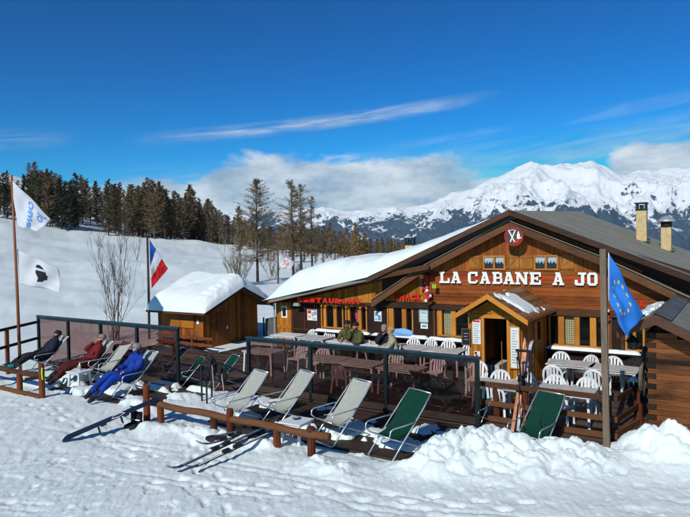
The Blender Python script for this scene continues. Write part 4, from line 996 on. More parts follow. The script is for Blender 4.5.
def person(label,loc,rz,J,cols,hair=None,hat=None,glasses=True,extra=None,scale=1.,group=None,fat=1.34,boots=False):
    """J: joint -> (x,y,z); mirrored joints use L/R suffix"""
    t=thing('person',label,'person',loc,rz,group)
    hd=Vector(J['head']); face=Vector(J.get('face',(0,-1,-.1))).normalized()
    nodes_={};E_=[];order=[]
    def nd(n,p,r): nodes_[n]=len(order); order.append((Vector(p),r)); return nodes_[n]
    def ln(a,b): E_.append((nodes_[a],nodes_[b]))
    nd('pelvis',J['pelvis'],(.155*fat,.13*fat)); nd('waist',J['waist'],(.155*fat,.13*fat)); nd('chest',J['chest'],(.175*fat,.14*fat)); nk=Vector(J['neck']); nd('neck',nk,(.060,.060))
    upv=(hd-nk).normalized()
    nd('jaw',nk.lerp(hd,.45)+face*.02,(.074,.076)); nd('skull',hd,(.094,.110)); nd('crown',hd+upv*.085-face*.01,(.07,.08))
    ln('pelvis','waist');ln('waist','chest');ln('chest','neck');ln('neck','jaw');ln('jaw','skull');ln('skull','crown')
    side=face.cross(upv).normalized()
    for s in 'LR':
        nd('sh'+s,J['sh'+s],(.085*fat,.085*fat)); nd('el'+s,J['el'+s],(.066*fat,.066*fat)); nd('wr'+s,J['wr'+s],(.036,.034)); nd('ha'+s,Vector(J['wr'+s])+(Vector(J['wr'+s])-Vector(J['el'+s])).normalized()*.07,(.040,.026))
        ln('chest','sh'+s);ln('sh'+s,'el'+s);ln('el'+s,'wr'+s);ln('wr'+s,'ha'+s)
        nd('hi'+s,J['hi'+s],(.108*fat,.108*fat)); nd('kn'+s,J['kn'+s],(.085*fat,.085*fat)); nd('ca'+s,Vector(J['kn'+s]).lerp(Vector(J['an'+s]),.35),(.078*fat,.078*fat)); nd('an'+s,J['an'+s],(.068*fat,.068*fat)); nd('to'+s,J['to'+s],(.055,.045))
        ln('pelvis','hi'+s);ln('hi'+s,'kn'+s);ln('kn'+s,'ca'+s);ln('ca'+s,'an'+s);ln('an'+s,'to'+s)
    me=bpy.data.meshes.new('body'); me.from_pydata([tuple(p) for p,_ in order],E_,[])
    o=bpy.data.objects.new('body',me); COL.objects.link(o)
    sk=o.modifiers.new('s','SKIN'); sk.use_smooth_shade=True
    for i,(p,r) in enumerate(order): me.skin_vertices[0].data[i].radius=r
    me.skin_vertices[0].data[0].use_root=True
    ss=o.modifiers.new('u','SUBSURF'); ss.levels=2; ss.render_levels=2
    dg=bpy.context.evaluated_depsgraph_get(); nm=bpy.data.meshes.new_from_object(o.evaluated_get(dg)); bpy.data.objects.remove(o)
    # fingers and facial features join the same mesh
    bm=bmesh.new(); bm.from_mesh(nm)
    seg=[]; inv={v:k for k,v in nodes_.items()}
    for a,b in E_: seg.append((order[a][0],order[b][0],inv[a],inv[b],(order[a][1][0]+order[b][1][0])/2))
    def region(a,b):
        n=b[:2]
        if a in('neck','jaw','skull'): return 0
        if a=='waist' or b=='waist' or b=='neck' or n=='sh' or n=='el': return 1
        if n=='wr': return 1
        if n=='ha': return 4
        if n in('hi','kn','ca'): return 2
        if n=='an': return 2
        if n=='to': return 3
        return 1
    for f in bm.faces:
        c=f.calc_center_median(); best=9;rg=1
        for p,q,a,b,r in seg:
            d=q-p; tt=max(0,min(1,(c-p).dot(d)/d.length_squared)); dist=(c-(p+d*tt)).length-r
            if dist<best: best=dist; rg=region(a,b)
            
        f.material_index=rg; f.smooth=True
    bm.to_mesh(nm); bm.free()
    ex=MB(); ex_m=[]
    for s in 'LR':
        w_=Vector(J['wr'+s]); d=(w_-Vector(J['el'+s])).normalized(); a=d.cross(Vector((0,0,1))); a=a.normalized() if a.length>.1 else Vector((1,0,0)); dn=a.cross(d)
        if dn.z>0: dn=-dn
        h0=w_+d*.08
        for k,(o_,l_) in enumerate(((-.030,.065),(-.010,.078),(.010,.075),(.030,.058))):
            b_=h0+a*o_; ex.tube([b_,b_+d*l_*.5+dn*.012,b_+d*l_*.85+dn*.04],[.0095,.009,.007],6,mi=4)
        sd_=-1 if s=='L' else 1; b_=w_+d*.03+a*.03*sd_; ex.tube([b_,b_+a*.03*sd_+d*.03+dn*.015,b_+a*.028*sd_+d*.065+dn*.03],[.012,.011,.008],6,mi=4)
    nose=hd+face*.108-upv*.005; ex.tube([hd+face*.088+upv*.03,nose+face*.014,hd+face*.098-upv*.028],[.011,.019,.012],6,mi=0)
    for sg_ in (-1,1): ex.ball(tuple(hd+side*.096*sg_-face*.005),.025,(.5,.8,1),8,5,mi=0)
    me2=bpy.data.meshes.new('x'); me2.from_pydata(ex.v,[],ex.f); me2.polygons.foreach_set('material_index',ex.m); me2.polygons.foreach_set('use_smooth',[True]*len(ex.f))
    idx=[p.material_index for p in nm.polygons]+list(ex.m)
    bm=bmesh.new(); bm.from_mesh(nm); bm.from_mesh(me2); bm.to_mesh(nm); bm.free()
    nm.name='body'; nm.materials.clear()
    for m in cols: nm.materials.append(m)
    nm.polygons.foreach_set('material_index',idx)
    cv=np.empty(len(nm.vertices)*3); nm.vertices.foreach_get('co',cv); cv=cv.reshape(-1,3); nv_=np.empty(len(nm.vertices)*3); nm.vertices.foreach_get('normal',nv_); nv_=nv_.reshape(-1,3)
    cloth=np.zeros(len(cv)); 
    for p_ in nm.polygons:
        if p_.material_index in (1,2):
            for q_ in p_.vertices: cloth[q_]=1
    dsp=(ridged(cv[:,0]*7+cv[:,2]*4,cv[:,1]*8-cv[:,2]*6+loc[0],3,int(abs(loc[0])*10)%50)-.35)*.040
    cv=cv+nv_*(dsp*cloth)[:,None]; nm.vertices.foreach_set('co',cv.ravel()); nm.update()
    if boots:
        for s in 'LR':
            an=Vector(J['an'+s]); to=Vector(J['to'+s]); sh_=(an-Vector(J['kn'+s])).normalized()
            bo=MB().tube([an-sh_*.16,an-sh_*.02,an+sh_*.06],[.088,.082,.075],12).tube([an+sh_*.03-(to-an)*.25,an.lerp(to,.5)+sh_*.03,to+(to-an)*.10+sh_*.02],[.062,.066,.045],12).build('boot',cols[3],t,smooth=True)
            for k_ in (.12,.05): MB().tube([an-sh_*k_+Vector((-.09,0,.0)),an-sh_*k_+(to-an).normalized()*.092,an-sh_*k_+Vector((.09,0,0))],.010,5).build('buckle',m_steel,bo)
    zf=Vector(J['chest']); zw=Vector(J['waist']); fr=(face-(zf-zw).normalized()*face.dot((zf-zw).normalized())).normalized()
    MB().tube([nk+fr*.085,zf+fr*.185*fat/1.2,zw+fr*.175*fat/1.2],.008,5).build('zip',m_black,t)
    MB().tube([Vector(nk)+(side*math.cos(a_)+fr*math.sin(a_))*.078+upv*.005 for a_ in np.linspace(0,2*math.pi,13)],.026,6).build('collar',cols[1],t,smooth=True)
    ob=bpy.data.objects.new('body',nm); COL.objects.link(ob); ob.parent=t
    # hair cap
    if hair or hat:
        b=MB(); cc=hd+upv*.042-face*.036
        b.ball((0,0,0),.114,(.98,1.08,.98),16,12)
        b.v=[(x+.007*math.sin(40*x+31*z),y+.007*math.sin(37*y+29*x),z*(1 if z>0 else .75)+.006*math.sin(33*z+41*y)) for x,y,z in b.v]
        ho=b.build('hat' if hat else 'hair',hat or hair,t,smooth=True)
        q=Matrix((side,(-face),upv)).transposed(); ho.matrix_local=Matrix.Translation(cc)@q.to_4x4()
    if glasses:
        gl=MB(); c=hd+face*.106+upv*.03
        for sg_ in(-1,1): gl.ball((sg_*.034,0,0),.024,(1.1,.45,.8),8,6)
        gl.box(-.02,.02,-.006,.006,.002,.010); gl.bar((-.075,.0,.005),(-.085,.09,.005),.006,.01); gl.bar((.075,.0,.005),(.085,.09,.005),.006,.01)
        go=gl.build('sunglasses',m_blackglass,t,smooth=True); go.matrix_local=Matrix.Translation(c)@Matrix((side,(-face),upv)).transposed().to_4x4()
    else:
        for sg_ in(-1,1): MB().ball(tuple(hd+face*.103+upv*.03+side*.036*sg_),.010,(1,1,1),8,5).build('eye',m_blackglass,t,smooth=True)
    MB().box(-.022,.022,-.003,.003,-.004,.004).build('mouth',mat_mouth,t).matrix_local=Matrix.Translation(hd+face*.098-upv*.056)@Matrix((side,(-face),upv)).transposed().to_4x4()
    t.scale=(scale,)*3
    return t
mat_mouth=mat('lips',(.30,.09,.07),.6)
# reclined, legs stretched towards -y
def recline(rec=0.,**k):
    J=dict(pelvis=(0,.40,.56),waist=(0,.52,.68),chest=(0,.68,.88),neck=(0,.80,1.08),head=(0,.84,1.24),face=(0,-1,.25),
      shL=(-.20,.72,.98),elL=(-.33,.52,.76),wrL=(-.27,.26,.72),shR=(.20,.72,.98),elR=(.33,.52,.76),wrR=(.27,.26,.72),
      hiL=(-.10,.34,.56),hiR=(.10,.34,.56),knL=(-.13,-.08,.66),knR=(.13,-.08,.66),anL=(-.14,-.44,.30),anR=(.14,-.44,.30),toL=(-.15,-.60,.25),toR=(.15,-.60,.25))
    J.update(k); return J
person('person in dark clothes lying back in the leftmost deckchair, legs stretched out',L1,R(-12),
  recline(knL=(-.10,-.18,.62),knR=(.12,-.10,.66),anL=(-.12,-.62,.36),anR=(.14,-.56,.36),toL=(-.12,-.80,.42),toR=(.16,-.72,.44),head=(0,.82,1.22),face=(-.2,-1,.2)),[m_skin,m_navy,m_blk,m_teal,m_blk],hat=m_navy,boots=True)
person('man in dark red jacket dozing in a deckchair',L2,R(-10),
  recline(knL=(-.12,-.14,.60),knR=(.12,-.14,.58),anL=(-.18,-.60,.28),anR=(.10,-.62,.24),toL=(-.20,-.74,.16),toR=(.10,-.78,.13),elR=(.34,.50,.72),wrR=(.14,.26,.78),wrL=(-.10,.64,1.12),elL=(-.30,.42,.92),head=(0,.84,1.24)),[m_skin,m_redj,m_redblk,m_blk,m_skin],hair=m_hairg,boots=True)
person('grey haired man in a blue ski suit sitting up in a deckchair',L4,R(-9),
  recline(pelvis=(0,.42,.56),waist=(0,.50,.68),chest=(0,.60,.90),neck=(0,.62,1.12),head=(-.01,.59,1.28),face=(-.55,-1,0),shL=(-.20,.60,1.02),shR=(.20,.60,1.02),elL=(-.30,.42,.78),elR=(.31,.42,.78),wrL=(-.20,.14,.74),wrR=(.26,.12,.74),
   knL=(-.14,-.14,.66),knR=(.12,-.14,.60),anL=(-.18,-.58,.30),anR=(.10,-.62,.22),toL=(-.19,-.76,.16),toR=(.10,-.80,.10)),[m_skin,m_blue,m_blue,m_blk,m_skin],hair=m_hairg,boots=True)
def sit(**k):
    J=dict(pelvis=(0,.02,.53),waist=(0,.04,.68),chest=(0,.0,.92),neck=(0,-.04,1.13),head=(0,-.07,1.29),face=(0,-1,-.2),
      shL=(-.19,.0,1.03),elL=(-.28,-.16,.80),wrL=(-.14,-.38,.80),shR=(.19,.0,1.03),elR=(.28,-.16,.80),wrR=(.14,-.38,.80),
      hiL=(-.10,-.02,.53),hiR=(.10,-.02,.53),knL=(-.14,-.44,.50),knR=(.14,-.44,.50),anL=(-.14,-.42,.10),anR=(.14,-.42,.10),toL=(-.15,-.58,.05),toR=(.15,-.58,.05))
    J.update(k); return J
def seat_at(px,py,zh,dy=0):  # where a head at height zh appears
    return G(px,py,zh)
def seated(px,py,rz,label,cols,zh=1.29,clab='',**k):
    g=G(px,py,zh); x,y=g[0],g[1]+.07; 
    y=min(y,18.15)
    person(label,(x,y,0),rz,sit(**{a:b for a,b in k.items() if a not in('hair','hat','glasses')}),cols,**{a:b for a,b in k.items() if a in('hair','hat','glasses')})
    place(pc,(x+.05*math.sin(rz),y-.02,0),rz,clab,CG)
seated(346.5,324.5,R(10),'dark haired person in an olive jacket, left one of the olive couple',[m_skin,m_olive,m_blk,m_blk,m_skin],clab='white chair under the dark haired person in olive',hair=m_haird)
seated(355.5,326.5,R(-12),'person in olive jacket with hand raised, right one of the couple',[m_skin,m_olive,m_blk,m_blk,m_skin],clab='white chair under the right person in olive',hair=m_haird,glasses=False,wrL=(-.05,-.20,1.12),elL=(-.22,-.22,.86))
seated(383.5,329,R(20),'grey haired man in dark jacket at the white table facing the blond woman',[m_skin,m_navy,m_blk,m_blk,m_skin],clab='white chair under the grey haired man in dark jacket',hair=m_hairg,glasses=False,wrL=(-.05,-.22,1.10),elL=(-.22,-.22,.86))
seated(391.5,331.5,R(-62),'blond woman in a pale beige jacket at the white table',[m_skin,m_greyj,m_blk,m_blk,m_skin],clab='white chair under the blond woman',hair=m_hairb,glasses=False)
# ================================================================ poles and flags
def pole(label,p0,p1,r0,r1,m,name='flag_pole',sq=False):
    t=MB()
    if sq: t.bar(p0,p1,r0*2,r0*2,up=(0,1,0)); 
    else: t.tube([p0,Vector(p0).lerp(Vector(p1),.5)+Vector((.01,.01,0)),p1],[r0,(r0+r1)/2,r1],12)
    o=t.build(name,m,smooth=not sq,bev=.01 if sq else 0); return tag(o,label,'pole')
def V(px,py,dep): return Vector(C0+ray(px,py)*dep)
def flag(name,label,A,B,C_,D_,dep,mats,fmat=None,nu=36,nv=26,amp=.05,cat='flag',dd=0.):
    """hoist A (top) B (bottom), fly C (top) D (bottom), each surveyed at its own distance"""
    a,b,c,d=[V(p[0],p[1],dep+(p[2] if len(p)>2 else 0)) for p in (A,B,C_,D_)]
    nrm=Vector((-FW[0],-FW[1],0)).normalized()
    def S(u,v):
        p=a*(1-u)*(1-v)+b*(1-u)*v+c*u*(1-v)+d*u*v
        r=amp*(math.sin(u*9+v*5.)+.6*math.sin(u*4-v*9+1))*min(1,u*3); rx=.25*amp*math.sin(v*7+u*6)*min(1,u*3)
        return p+nrm*r+Vector((RH[0],RH[1],0))*rx-Vector((0,0,1))*.25*amp*math.sin(u*8)
    t=thing(name,label,cat,tuple(a)); 
    Vv=np.array([S(i/(nu-1),j/(nv-1))-a for j in range(nv) for i in range(nu)])
    fm=np.array([fmat((i+.5)/(nu-1),(j+.5)/(nv-1)) for j in range(nv-1) for i in range(nu-1)]) if fmat else None
    o=grid_mesh('cloth',Vv,nv,nu,mats,t,fm=fm); sm=o.modifiers.new('thickness','SOLIDIFY'); sm.thickness=.006
    def put(mesh_obj,fn):
        """wrap a flat mesh (x->u, y->v by fn) on to the cloth, a hair proud on both faces"""
        me=mesh_obj.data
        for v in me.vertices:
            u_,v_=fn(v.co.x,v.co.y); u_=min(max(u_,0),1); v_=min(max(v_,0),1); off=.012 if v.co.z>=0 else -.012
            p=S(u_,v_)+nrm*off; v.co=p-a
        me.update(); mesh_obj.parent=t; mesh_obj.location=(0,0,0)
    return t,put,S
def flagcloth(name,c):
    m=mat(name,c,.8); t,b=nodes(m); tr=N(t,'ShaderNodeBsdfTranslucent'); tr.inputs[0].default_value=(*c,1); mx=N(t,'ShaderNodeMixShader'); mx.inputs[0].default_value=.3
    o=[n for n in t.nodes if n.type=='OUTPUT_MATERIAL'][0]; L(t,b.outputs[0],mx.inputs[1]); L(t,tr.outputs[0],mx.inputs[2]); L(t,mx.outputs[0],o.inputs[0]); return m
f_white=flagcloth('white_flag_cloth',(.74,.76,.80)); f_blue=flagcloth('blue_flag_cloth',(.04,.24,.74)); f_fb=flagcloth('french_blue',(.02,.13,.50)); f_fr=flagcloth('flag_red',(.75,.03,.03)); f_pink=flagcloth('pinkish_flag_cloth',(.70,.52,.60))
m_fblue=mat('flag_print_blue',(.10,.27,.62),.8); m_fblk=mat('flag_print_black',(.02,.02,.025),.8); m_star=mat('star_yellow',(.55,.50,.12),.7)
g0=Vector(G(20.5,372)); dl=float((np.array(g0)-C0)@FW)
pole('thin reddish wooden flag pole at the far left carrying two white flags',g0-Vector((0,0,.3)),V(11.5,175,dl-.1),.055,.035,m_poler)
def flat_text(s,h,m,name='print'):
    o=textmesh(s,h,name,m,None,.001,.012)
    bm=bmesh.new(); bm.from_mesh(o.data); bmesh.ops.subdivide_edges(bm,edges=[e for e in bm.edges if e.calc_length()>h*.15],cuts=2); bmesh.ops.triangulate(bm,faces=bm.faces); bm.to_mesh(o.data); bm.free(); return o
t,put,S=flag('flag','white flag with blue lettering hanging from the top of the thin reddish pole',(10,177.5),(18,227),(51,219,.1),(38,231,-.15),dl-.1,[f_white],amp=.045)
tx=flat_text('CABANE',.20,m_fblue); W_=max(v.co.x for v in tx.data.vertices)
put(tx,lambda x,y:(.62-y*.80+.0,.10+x/W_*.86))
tx=flat_text('JO',.24,m_fblue); W2=max(v.co.x for v in tx.data.vertices)
put(tx,lambda x,y:(.93-y*.80,.14+x/W2*.42))
t,put,S=flag('flag','lower white flag with a black head emblem on the thin reddish pole',(17.3,249),(20,284),(58,268,.1),(61,292,-.1),dl,[f_white],amp=.06)
# black head in profile with a white headband
hd_=[(.0,.45),(.05,.75),(.2,.95),(.45,1.),(.7,.92),(.82,.7),(.78,.5),(.9,.38),(.78,.32),(.80,.18),(.62,.12),(.5,.0),(.15,-.05),(.22,.18)]
mb=MB(); mb.prism([(a*.5,b*.5) for a,b in hd_],-.001,.001,'z'); ho=mb.build('emblem',m_fblk)
def subdiv(o,c=3):
    bm=bmesh.new(); bm.from_mesh(o.data); bmesh.ops.triangulate(bm,faces=bm.faces)
    for _ in range(c): bmesh.ops.subdivide_edges(bm,edges=[e for e in bm.edges if e.calc_length()>.05],cuts=1); bmesh.ops.triangulate(bm,faces=bm.faces)
    bm.to_mesh(o.data); bm.free()
subdiv(ho); put(ho,lambda x,y:(.40+x*.70,.78-y*1.15))
mb=MB(); mb.prism([(0,.30),(.42,.34),(.42,.41),(-.03,.37)],-.001,.001,'z'); ho=mb.build('headband',f_white); subdiv(ho)
for v in ho.data.vertices: v.co.z*=1.
put(ho,lambda x,y:(.40+x*.70,.78-y*1.15))
for v in ho.data.vertices: v.co+= Vector((-FW[0],-FW[1],0))*.006
gf=Vector(G(149.2,341.5)); df=float((np.array(gf)-C0)@FW)
pole('slim dark flag pole beside the orange hut with the tricolour flag',gf-Vector((0,0,.3)),V(147.3,236,df),.06,.045,wood('dark_pole_wood',(.03,.022,.018),(.09,.065,.05),'z'))
flag('flag','blue white and red tricolour flag drooping from the slim dark pole',(149.5,239),(150,262),(168,268,.1),(152,288,.1),df,[f_fb,f_white,f_fr],lambda u,v:0 if u+.15*v<.36 else (1 if u+.08*v<.70 else 2),amp=.05)
t=snow_at(278,284)
if True:
    p=Vector(tuple(t)); dz=float((np.array(p)-C0)@FW)
    pole('distant thin flag pole between the larches',p-Vector((0,0,.4)),V(278,250,dz),.07,.06,m_pole)
    tf,put,S=flag('flag','small pale pink and white flag on the distant pole between the larches',(278.5,251),(279.3,268),(295,262,.2),(290,270,-.2),dz,[f_pink,f_white],lambda u,v:0 if v<.14 or v>.86 or u>.9 else 1,amp=.06)
    tx=flat_text('JO',.4,m_red); W3=max(v.co.x for v in tx.data.vertices); put(tx,lambda x,y:(.3+.4*x/W3,.75-y*1.2))
ge=Vector(G(607,457)); de=float((np.array(ge)-C0)@FW)
o=pole('thick square grey timber pole at the terrace corner with the blue starred flag',ge-Vector((0,0,.3)),V(603,249,de-.0),.056,.056,m_pole,sq=True)
t,put,S=flag('flag','blue flag with a ring of yellow stars hanging from the square grey pole',(608,252),(608.5,300),(644,315,.15),(626,337,-.1),de-.1,[f_blue,f_white],lambda u,v:1 if u<.035 else 0,amp=.05)
for k in range(12):
    a=2*math.pi*k/12; cx_,cy_=.46+.24*math.cos(a),.5+.33*math.sin(a)
    pts=[]
    for j in range(10): rr_=.046 if j%2==0 else .019; an=math.pi/2+j*math.pi/5; pts.append((rr_*math.cos(an),rr_*math.sin(an)))
    s=MB().prism(pts,-.001,.001,'z').build('star',m_star); put(s,lambda x,y,cx_=cx_,cy_=cy_:(cx_+x*1.0,cy_-y*1.15))
# ================================================================ skis, boards, poles
m_skib=varied('dark_ski',(.012,.013,.018),(.05,.055,.07),5,.3); m_sbn=varied('navy_board',(.005,.008,.018),(.010,.018,.045),2,.3)
def plank_path(pts,w_,th,name,m,parent,side):
    """thin board swept along pts with a pointed, upturned tip"""
    side=Vector(side).normalized(); v=[];f=[]
    n=len(pts)
    for i,(p,ww) in enumerate(pts):
        p=Vector(p); q=Vector(pts[min(i+1,n-1)][0])-Vector(pts[max(i-1,0)][0]); nn=side.cross(q).normalized()
        if nn.z<0: nn=-nn
        for a,b in ((-1,0),(1,0),(1,1),(-1,1)): v.append(p+side*a*ww/2+nn*b*th)
    for i in range(n-1):
        for k in range(4): f.append((i*4+k,i*4+(k+1)%4,i*4+4+(k+1)%4,i*4+4+k))
    f+=[(3,2,1,0),tuple((n-1)*4+k for k in range(4))]
    return MB().add(v,f).build(name,m,parent,smooth=False)
def board(label,p0,p1,w_,name,m,cat,bind,nm='snowboard',tip=.10,undern=False,white=None):
    p0,p1=Vector(p0),Vector(p1); d=(p1-p0); ln_=d.length; d.normalize(); side=d.cross(Vector((0,0,1))).normalized(); side=Matrix.Rotation(R(8),3,d)@side; up_=side.cross(d)
    if up_.z<0: up_=-up_
    t=thing(nm,label,cat,tuple((p0+p1)/2)); mid=(p0+p1)/2
    pts=[]
    for s in np.concatenate([np.linspace(0,.14,12),np.linspace(.2,.8,7),np.linspace(.86,1,12)]):
        e=min(s,1-s)*ln_; lift=(tip*(1-min(1,e/.18))**2)*(-1 if undern else 1); ww=w_*(1 if e>.16 else math.sqrt(max(.02,1-(1-e/.16)**2)))*(.88+.12*abs(2*s-1))
        pts.append((p0-mid+d*ln_*s+up_*lift,ww))
    plank_path(pts,w_,.014,'deck',m,t,side)
    return t,mid,d,side,up_
yb=9.0; 
a_=G(62,440,.05); b_=Vector((G(155,401,.60)[0],9.02,.585)); b_=Vector(G(161,397.5,.60))
t,mid,d,side,up_=board('navy snowboard lying base up, nose on the log rail, tail in snow',a_,b_,.22,'deck',m_sbn,'snowboard',True,undern=True,tip=.05)
for s in (-.25,.25):
    q=d*s*1.0
    MB().bar(q-side*.10-up_*.02,q+side*.10-up_*.02,.12,.03,up=tuple(up_)).build('binding_plate',m_black,t)
    MB().tube([q-side*.10-up_*.03,q-side*.12-up_*.14+d*.02,q-up_*.19+d*.04,q+side*.12-up_*.14+d*.02,q+side*.10-up_*.03],.018,6).build('strap',m_steel,t)
    MB().bar(q-side*.06-up_*.12-d*.10,q+side*.06-up_*.12-d*.10,.02,.15,up=tuple(up_)).build('highback',m_black,t)
MB().tube([d*-.05+side*.05+up_*.017,d*.08+side*.09+up_*.017,d*.25+side*.03+up_*.017,d*.18-side*.06+up_*.017,d*.0-side*.05+up_*.017,d*-.05+side*.05+up_*.017],.010,4).build('white_graphic',m_white,t)
# boots by the post
bt=thing('snowboard_boots','pair of black and silver boots standing at the log post beneath the snowboard','boots',tuple(G(133,428)))
for dx in (-.09,.09):
    b=MB(); b.tube([(dx,.10,.05),(dx,.10,.20),(dx,.11,.34)],[.075,.070,.078],10); b.tube([(dx,.13,.05),(dx,-.02,.055),(dx,-.14,.05)],[.062,.062,.045],10); bo=b.build('boot',m_black,bt,smooth=True)
    MB().bar((dx-.06,-.14,.01),(dx-.06,.16,.01),.02,.02).bar((dx+.06,-.14,.01),(dx+.06,.16,.01),.02,.02).build('sole_edge',m_steel,bo)
    MB().tube([(dx-.07,.06,.18),(dx,.01,.19),(dx+.07,.06,.18)],.012,6).build('buckle',m_steel,bo)
def ski(label,p0,p1,m,w_=.075,nm='ski',tip=.12,top=None,group=None,mb=True):
    p0,p1=Vector(p0),Vector(p1); d=(p1-p0); ln_=d.length; d.normalize(); side=d.cross(Vector((0,0,1)))
    if side.length<.2: side=Vector((RH[0],RH[1],0))
    side.normalize(); up_=side.cross(d)
    if up_.z<0: up_=-up_
    mid=(p0+p1)/2; t=thing(nm,label,'ski',tuple(mid),0,group); pts=[]
    for s in np.linspace(0,1,21):
        e=(1-s)*ln_; lift=tip*(1-min(1,e/.30))**2; ww=w_*(1+.35*(2*s-1)**2); 
        if e<.12: ww*=math.sqrt(max(.03,1-(1-e/.12)**2))
        pts.append((p0-mid+d*ln_*s+up_*lift,ww))
    plank_path(pts,w_,.013,'ski_base',m,t,side)
    if mb:
        for s,l_ in ((-.12,.08),(.14,.07)): MB().bar(d*(s-l_)+up_*.045,d*(s+l_)+up_*.045,.075,.06,up=tuple(up_)).build('binding',m_black,t)
    if top is not None: MB().bar(d*-ln_*.42+up_*.0165,d*ln_*.36+up_*.0165,.03,.004,up=tuple(up_)).build('top_stripe',top,t)
    return t
ski('dark ski lying flat on the snow, outermost one before the log rail',G(268,426,.30),G(167,473,.06),m_skib,top=m_steel,group='skis lying on the snow')
ski('dark ski lying flat on the snow, inner one with white stripe below the ski poles',G(274,431,.30),G(185,472,.07),m_skib,top=m_white,group='skis lying on the snow')
ski('dark ski with raised tail between the lying pair',G(262,431,.20),G(196,447,.14),m_skib,top=m_steel,group='skis lying on the snow')
ski('silver streaked ski passing under the log rail by the planted poles',G(285,425,.20),G(225,447,.14),m_skib,top=m_white,group='skis lying on the snow')
ski('short dark ski crossed over the others where they cross the log rail',G(214,437,.16),G(281,421,.30),m_skib,top=m_steel,group='skis lying on the snow')
# dark heap of bag and gloves
def lump(name,label,cat,c,s,m,seed=1):
    n=26;mm_=18; V_=[];
    for i in range(mm_):
        ph=math.pi*i/(mm_-1)
        for k in range(n):
            t=2*math.pi*k/n; x,y,z=math.sin(ph)*math.cos(t),math.sin(ph)*math.sin(t),math.cos(ph)
            r=.72+.5*float(fbm(np.array([x*1.7+z*2+seed]),np.array([y*1.7-z+seed*3]),3,seed)[0]); V_.append((x*s[0]*r,y*s[1]*r,z*s[2]*r))
    o=grid_mesh(name,np.array(V_),mm_,n,m,None,wrap=True); o.location=tuple(c); return tag(o,label,cat)
lump('backpack','black backpack slumped by the log post over the crossed skis','backpack',Vector(G(246,431,.22)),(.30,.12,.08),m_blk,3)
lump('glove_bundle','dark gloves and straps dropped on the snow where the skis start','gloves',Vector(G(213,439,.09)),(.20,.13,.07),m_blk,5)
lump('rucksack','black rucksack on the ground between the stool table and the man in red','rucksack',Vector(G(88,375,.0))+Vector((0,.2,.20)),(.24,.2,.33),m_blk,7)
lump('cushion_bag','black bag on the ground beside the man in blue','bag',Vector(G(118,352,.25))+Vector((0,.0,.1)),(.2,.2,.2),m_blk,9)
def skipole(label,p0,p1,m,grip=True,glove=False,name='ski_pole',group='ski poles'):
    p0,p1=Vector(p0),Vector(p1); t=thing(name,label,'ski pole',tuple(p0),0,group); d=(p1-p0).normalized(); q=p1-p0
    MB().tube([(0,0,0),q],[.007,.012],8).build('shaft',m,t)
    MB().tube([q-d*.13,q-d*.02,q],[.017,.019,.014],8).build('grip',m_black,t)
    MB().tube([d*.06,d*.075],.045,10).build('basket',m_black,t)
    if glove:
        MB().ball((0,0,0),.10,(.8,.6,1.4),10,8).build('hung_glove',m_blk,t,smooth=True).location=q-d*.14+Vector((.02,-.05,0))
        MB().ball((0,0,0),.085,(.9,.6,1.5),10,8).build('hung_glove',m_blk,t,smooth=True).location=q-d*.30+Vector((-.05,-.03,0))
    return t
m_pw=varied('pale_red_pole_shaft',(.60,.55,.52),(.55,.25,.22),5,.4)
skipole('pale ski pole with dark gloves on its grip, left of the two by the handrail',G(217.5,438,0.02),G(211.5,358,1.22),m_pw,glove=True)
skipole('pale ski pole with dark gloves on its grip, right of the two by the handrail',G(229,431,.0),G(220.5,365,1.12),m_pw,glove=True)
lump('hung_jacket','black jacket hung on the metal handrail between the windbreaks','jacket',Vector(G(212,368,.80)),(.16,.10,.30),m_blk,11)
lump('hung_bag','black bag hung on the metal handrail right of the black jacket','bag',Vector(G(221,377,.74))+Vector((0,.05,0)),(.13,.10,.22),m_blk,12)
# skis leaning at the porch
m_skr=varied('red_white_ski',(.40,.09,.02),(.55,.26,.13),3,.35,sc=(1,1,.6)); m_skw=varied('silver_ski',(.55,.56,.58),(.30,.33,.38),4,.3)
ski('orange red ski standing upright against the terrace railing',G(512,434,.0),G(525.5,340,1.74),m_skr,w_=.055,tip=.10,group='skis leaning at the railing')
ski('pale silver ski standing upright next to the orange red one',Vector(G(517,431,.0))+Vector((0,.02,0)),G(532,336,1.8),m_skw,w_=.055,tip=-.20,group='skis leaning at the railing')
ski('second orange red ski behind the first at the railing',Vector(G(515,431,.0))+Vector((0,.12,0)),Vector(G(524,345,1.68))+Vector((.02,.1,0)),m_skr,w_=.055,tip=.10,group='skis leaning at the railing')
skipole('black ski pole planted in the snow heap, left of the leaning pair',G(522.5,452,.10),G(517,357,1.35),m_skib)
skipole('black ski pole planted in the snow, right of the leaning pair',G(543.5,450,.05),G(532,357,1.35),m_skib)
rk=thing('ski_rack','black metal ski rack bracket on a post beside the porch','ski rack')
q=Vector(G(527,420,.0)); q=Vector((-3.95,12.97,0)); 
for dx in (-.18,.18): MB().tube([(q.x+dx*.4,q.y-.02,.8),(q.x+dx*.7,q.y-.12,1.66)],.022,8).build('arm',m_black,rk)
MB().tube([(q.x-.17,q.y-.12,1.66),(q.x+.19,q.y-.12,1.66)],.03,8).build('cross_bar',m_black,rk)
# broom in the porch
bmn=thing('broom','red broom with a pale handle leaning inside the porch','broom',(-5.72,16.6,.03))
MB().tube([(.0,.0,.05),(-.20,.55,1.15)],.014,8).build('handle',m_gold,bmn); MB().bar((-.2,-.02,.05),(.22,.02,.05),.07,.09).build('brush',m_red,bmn)
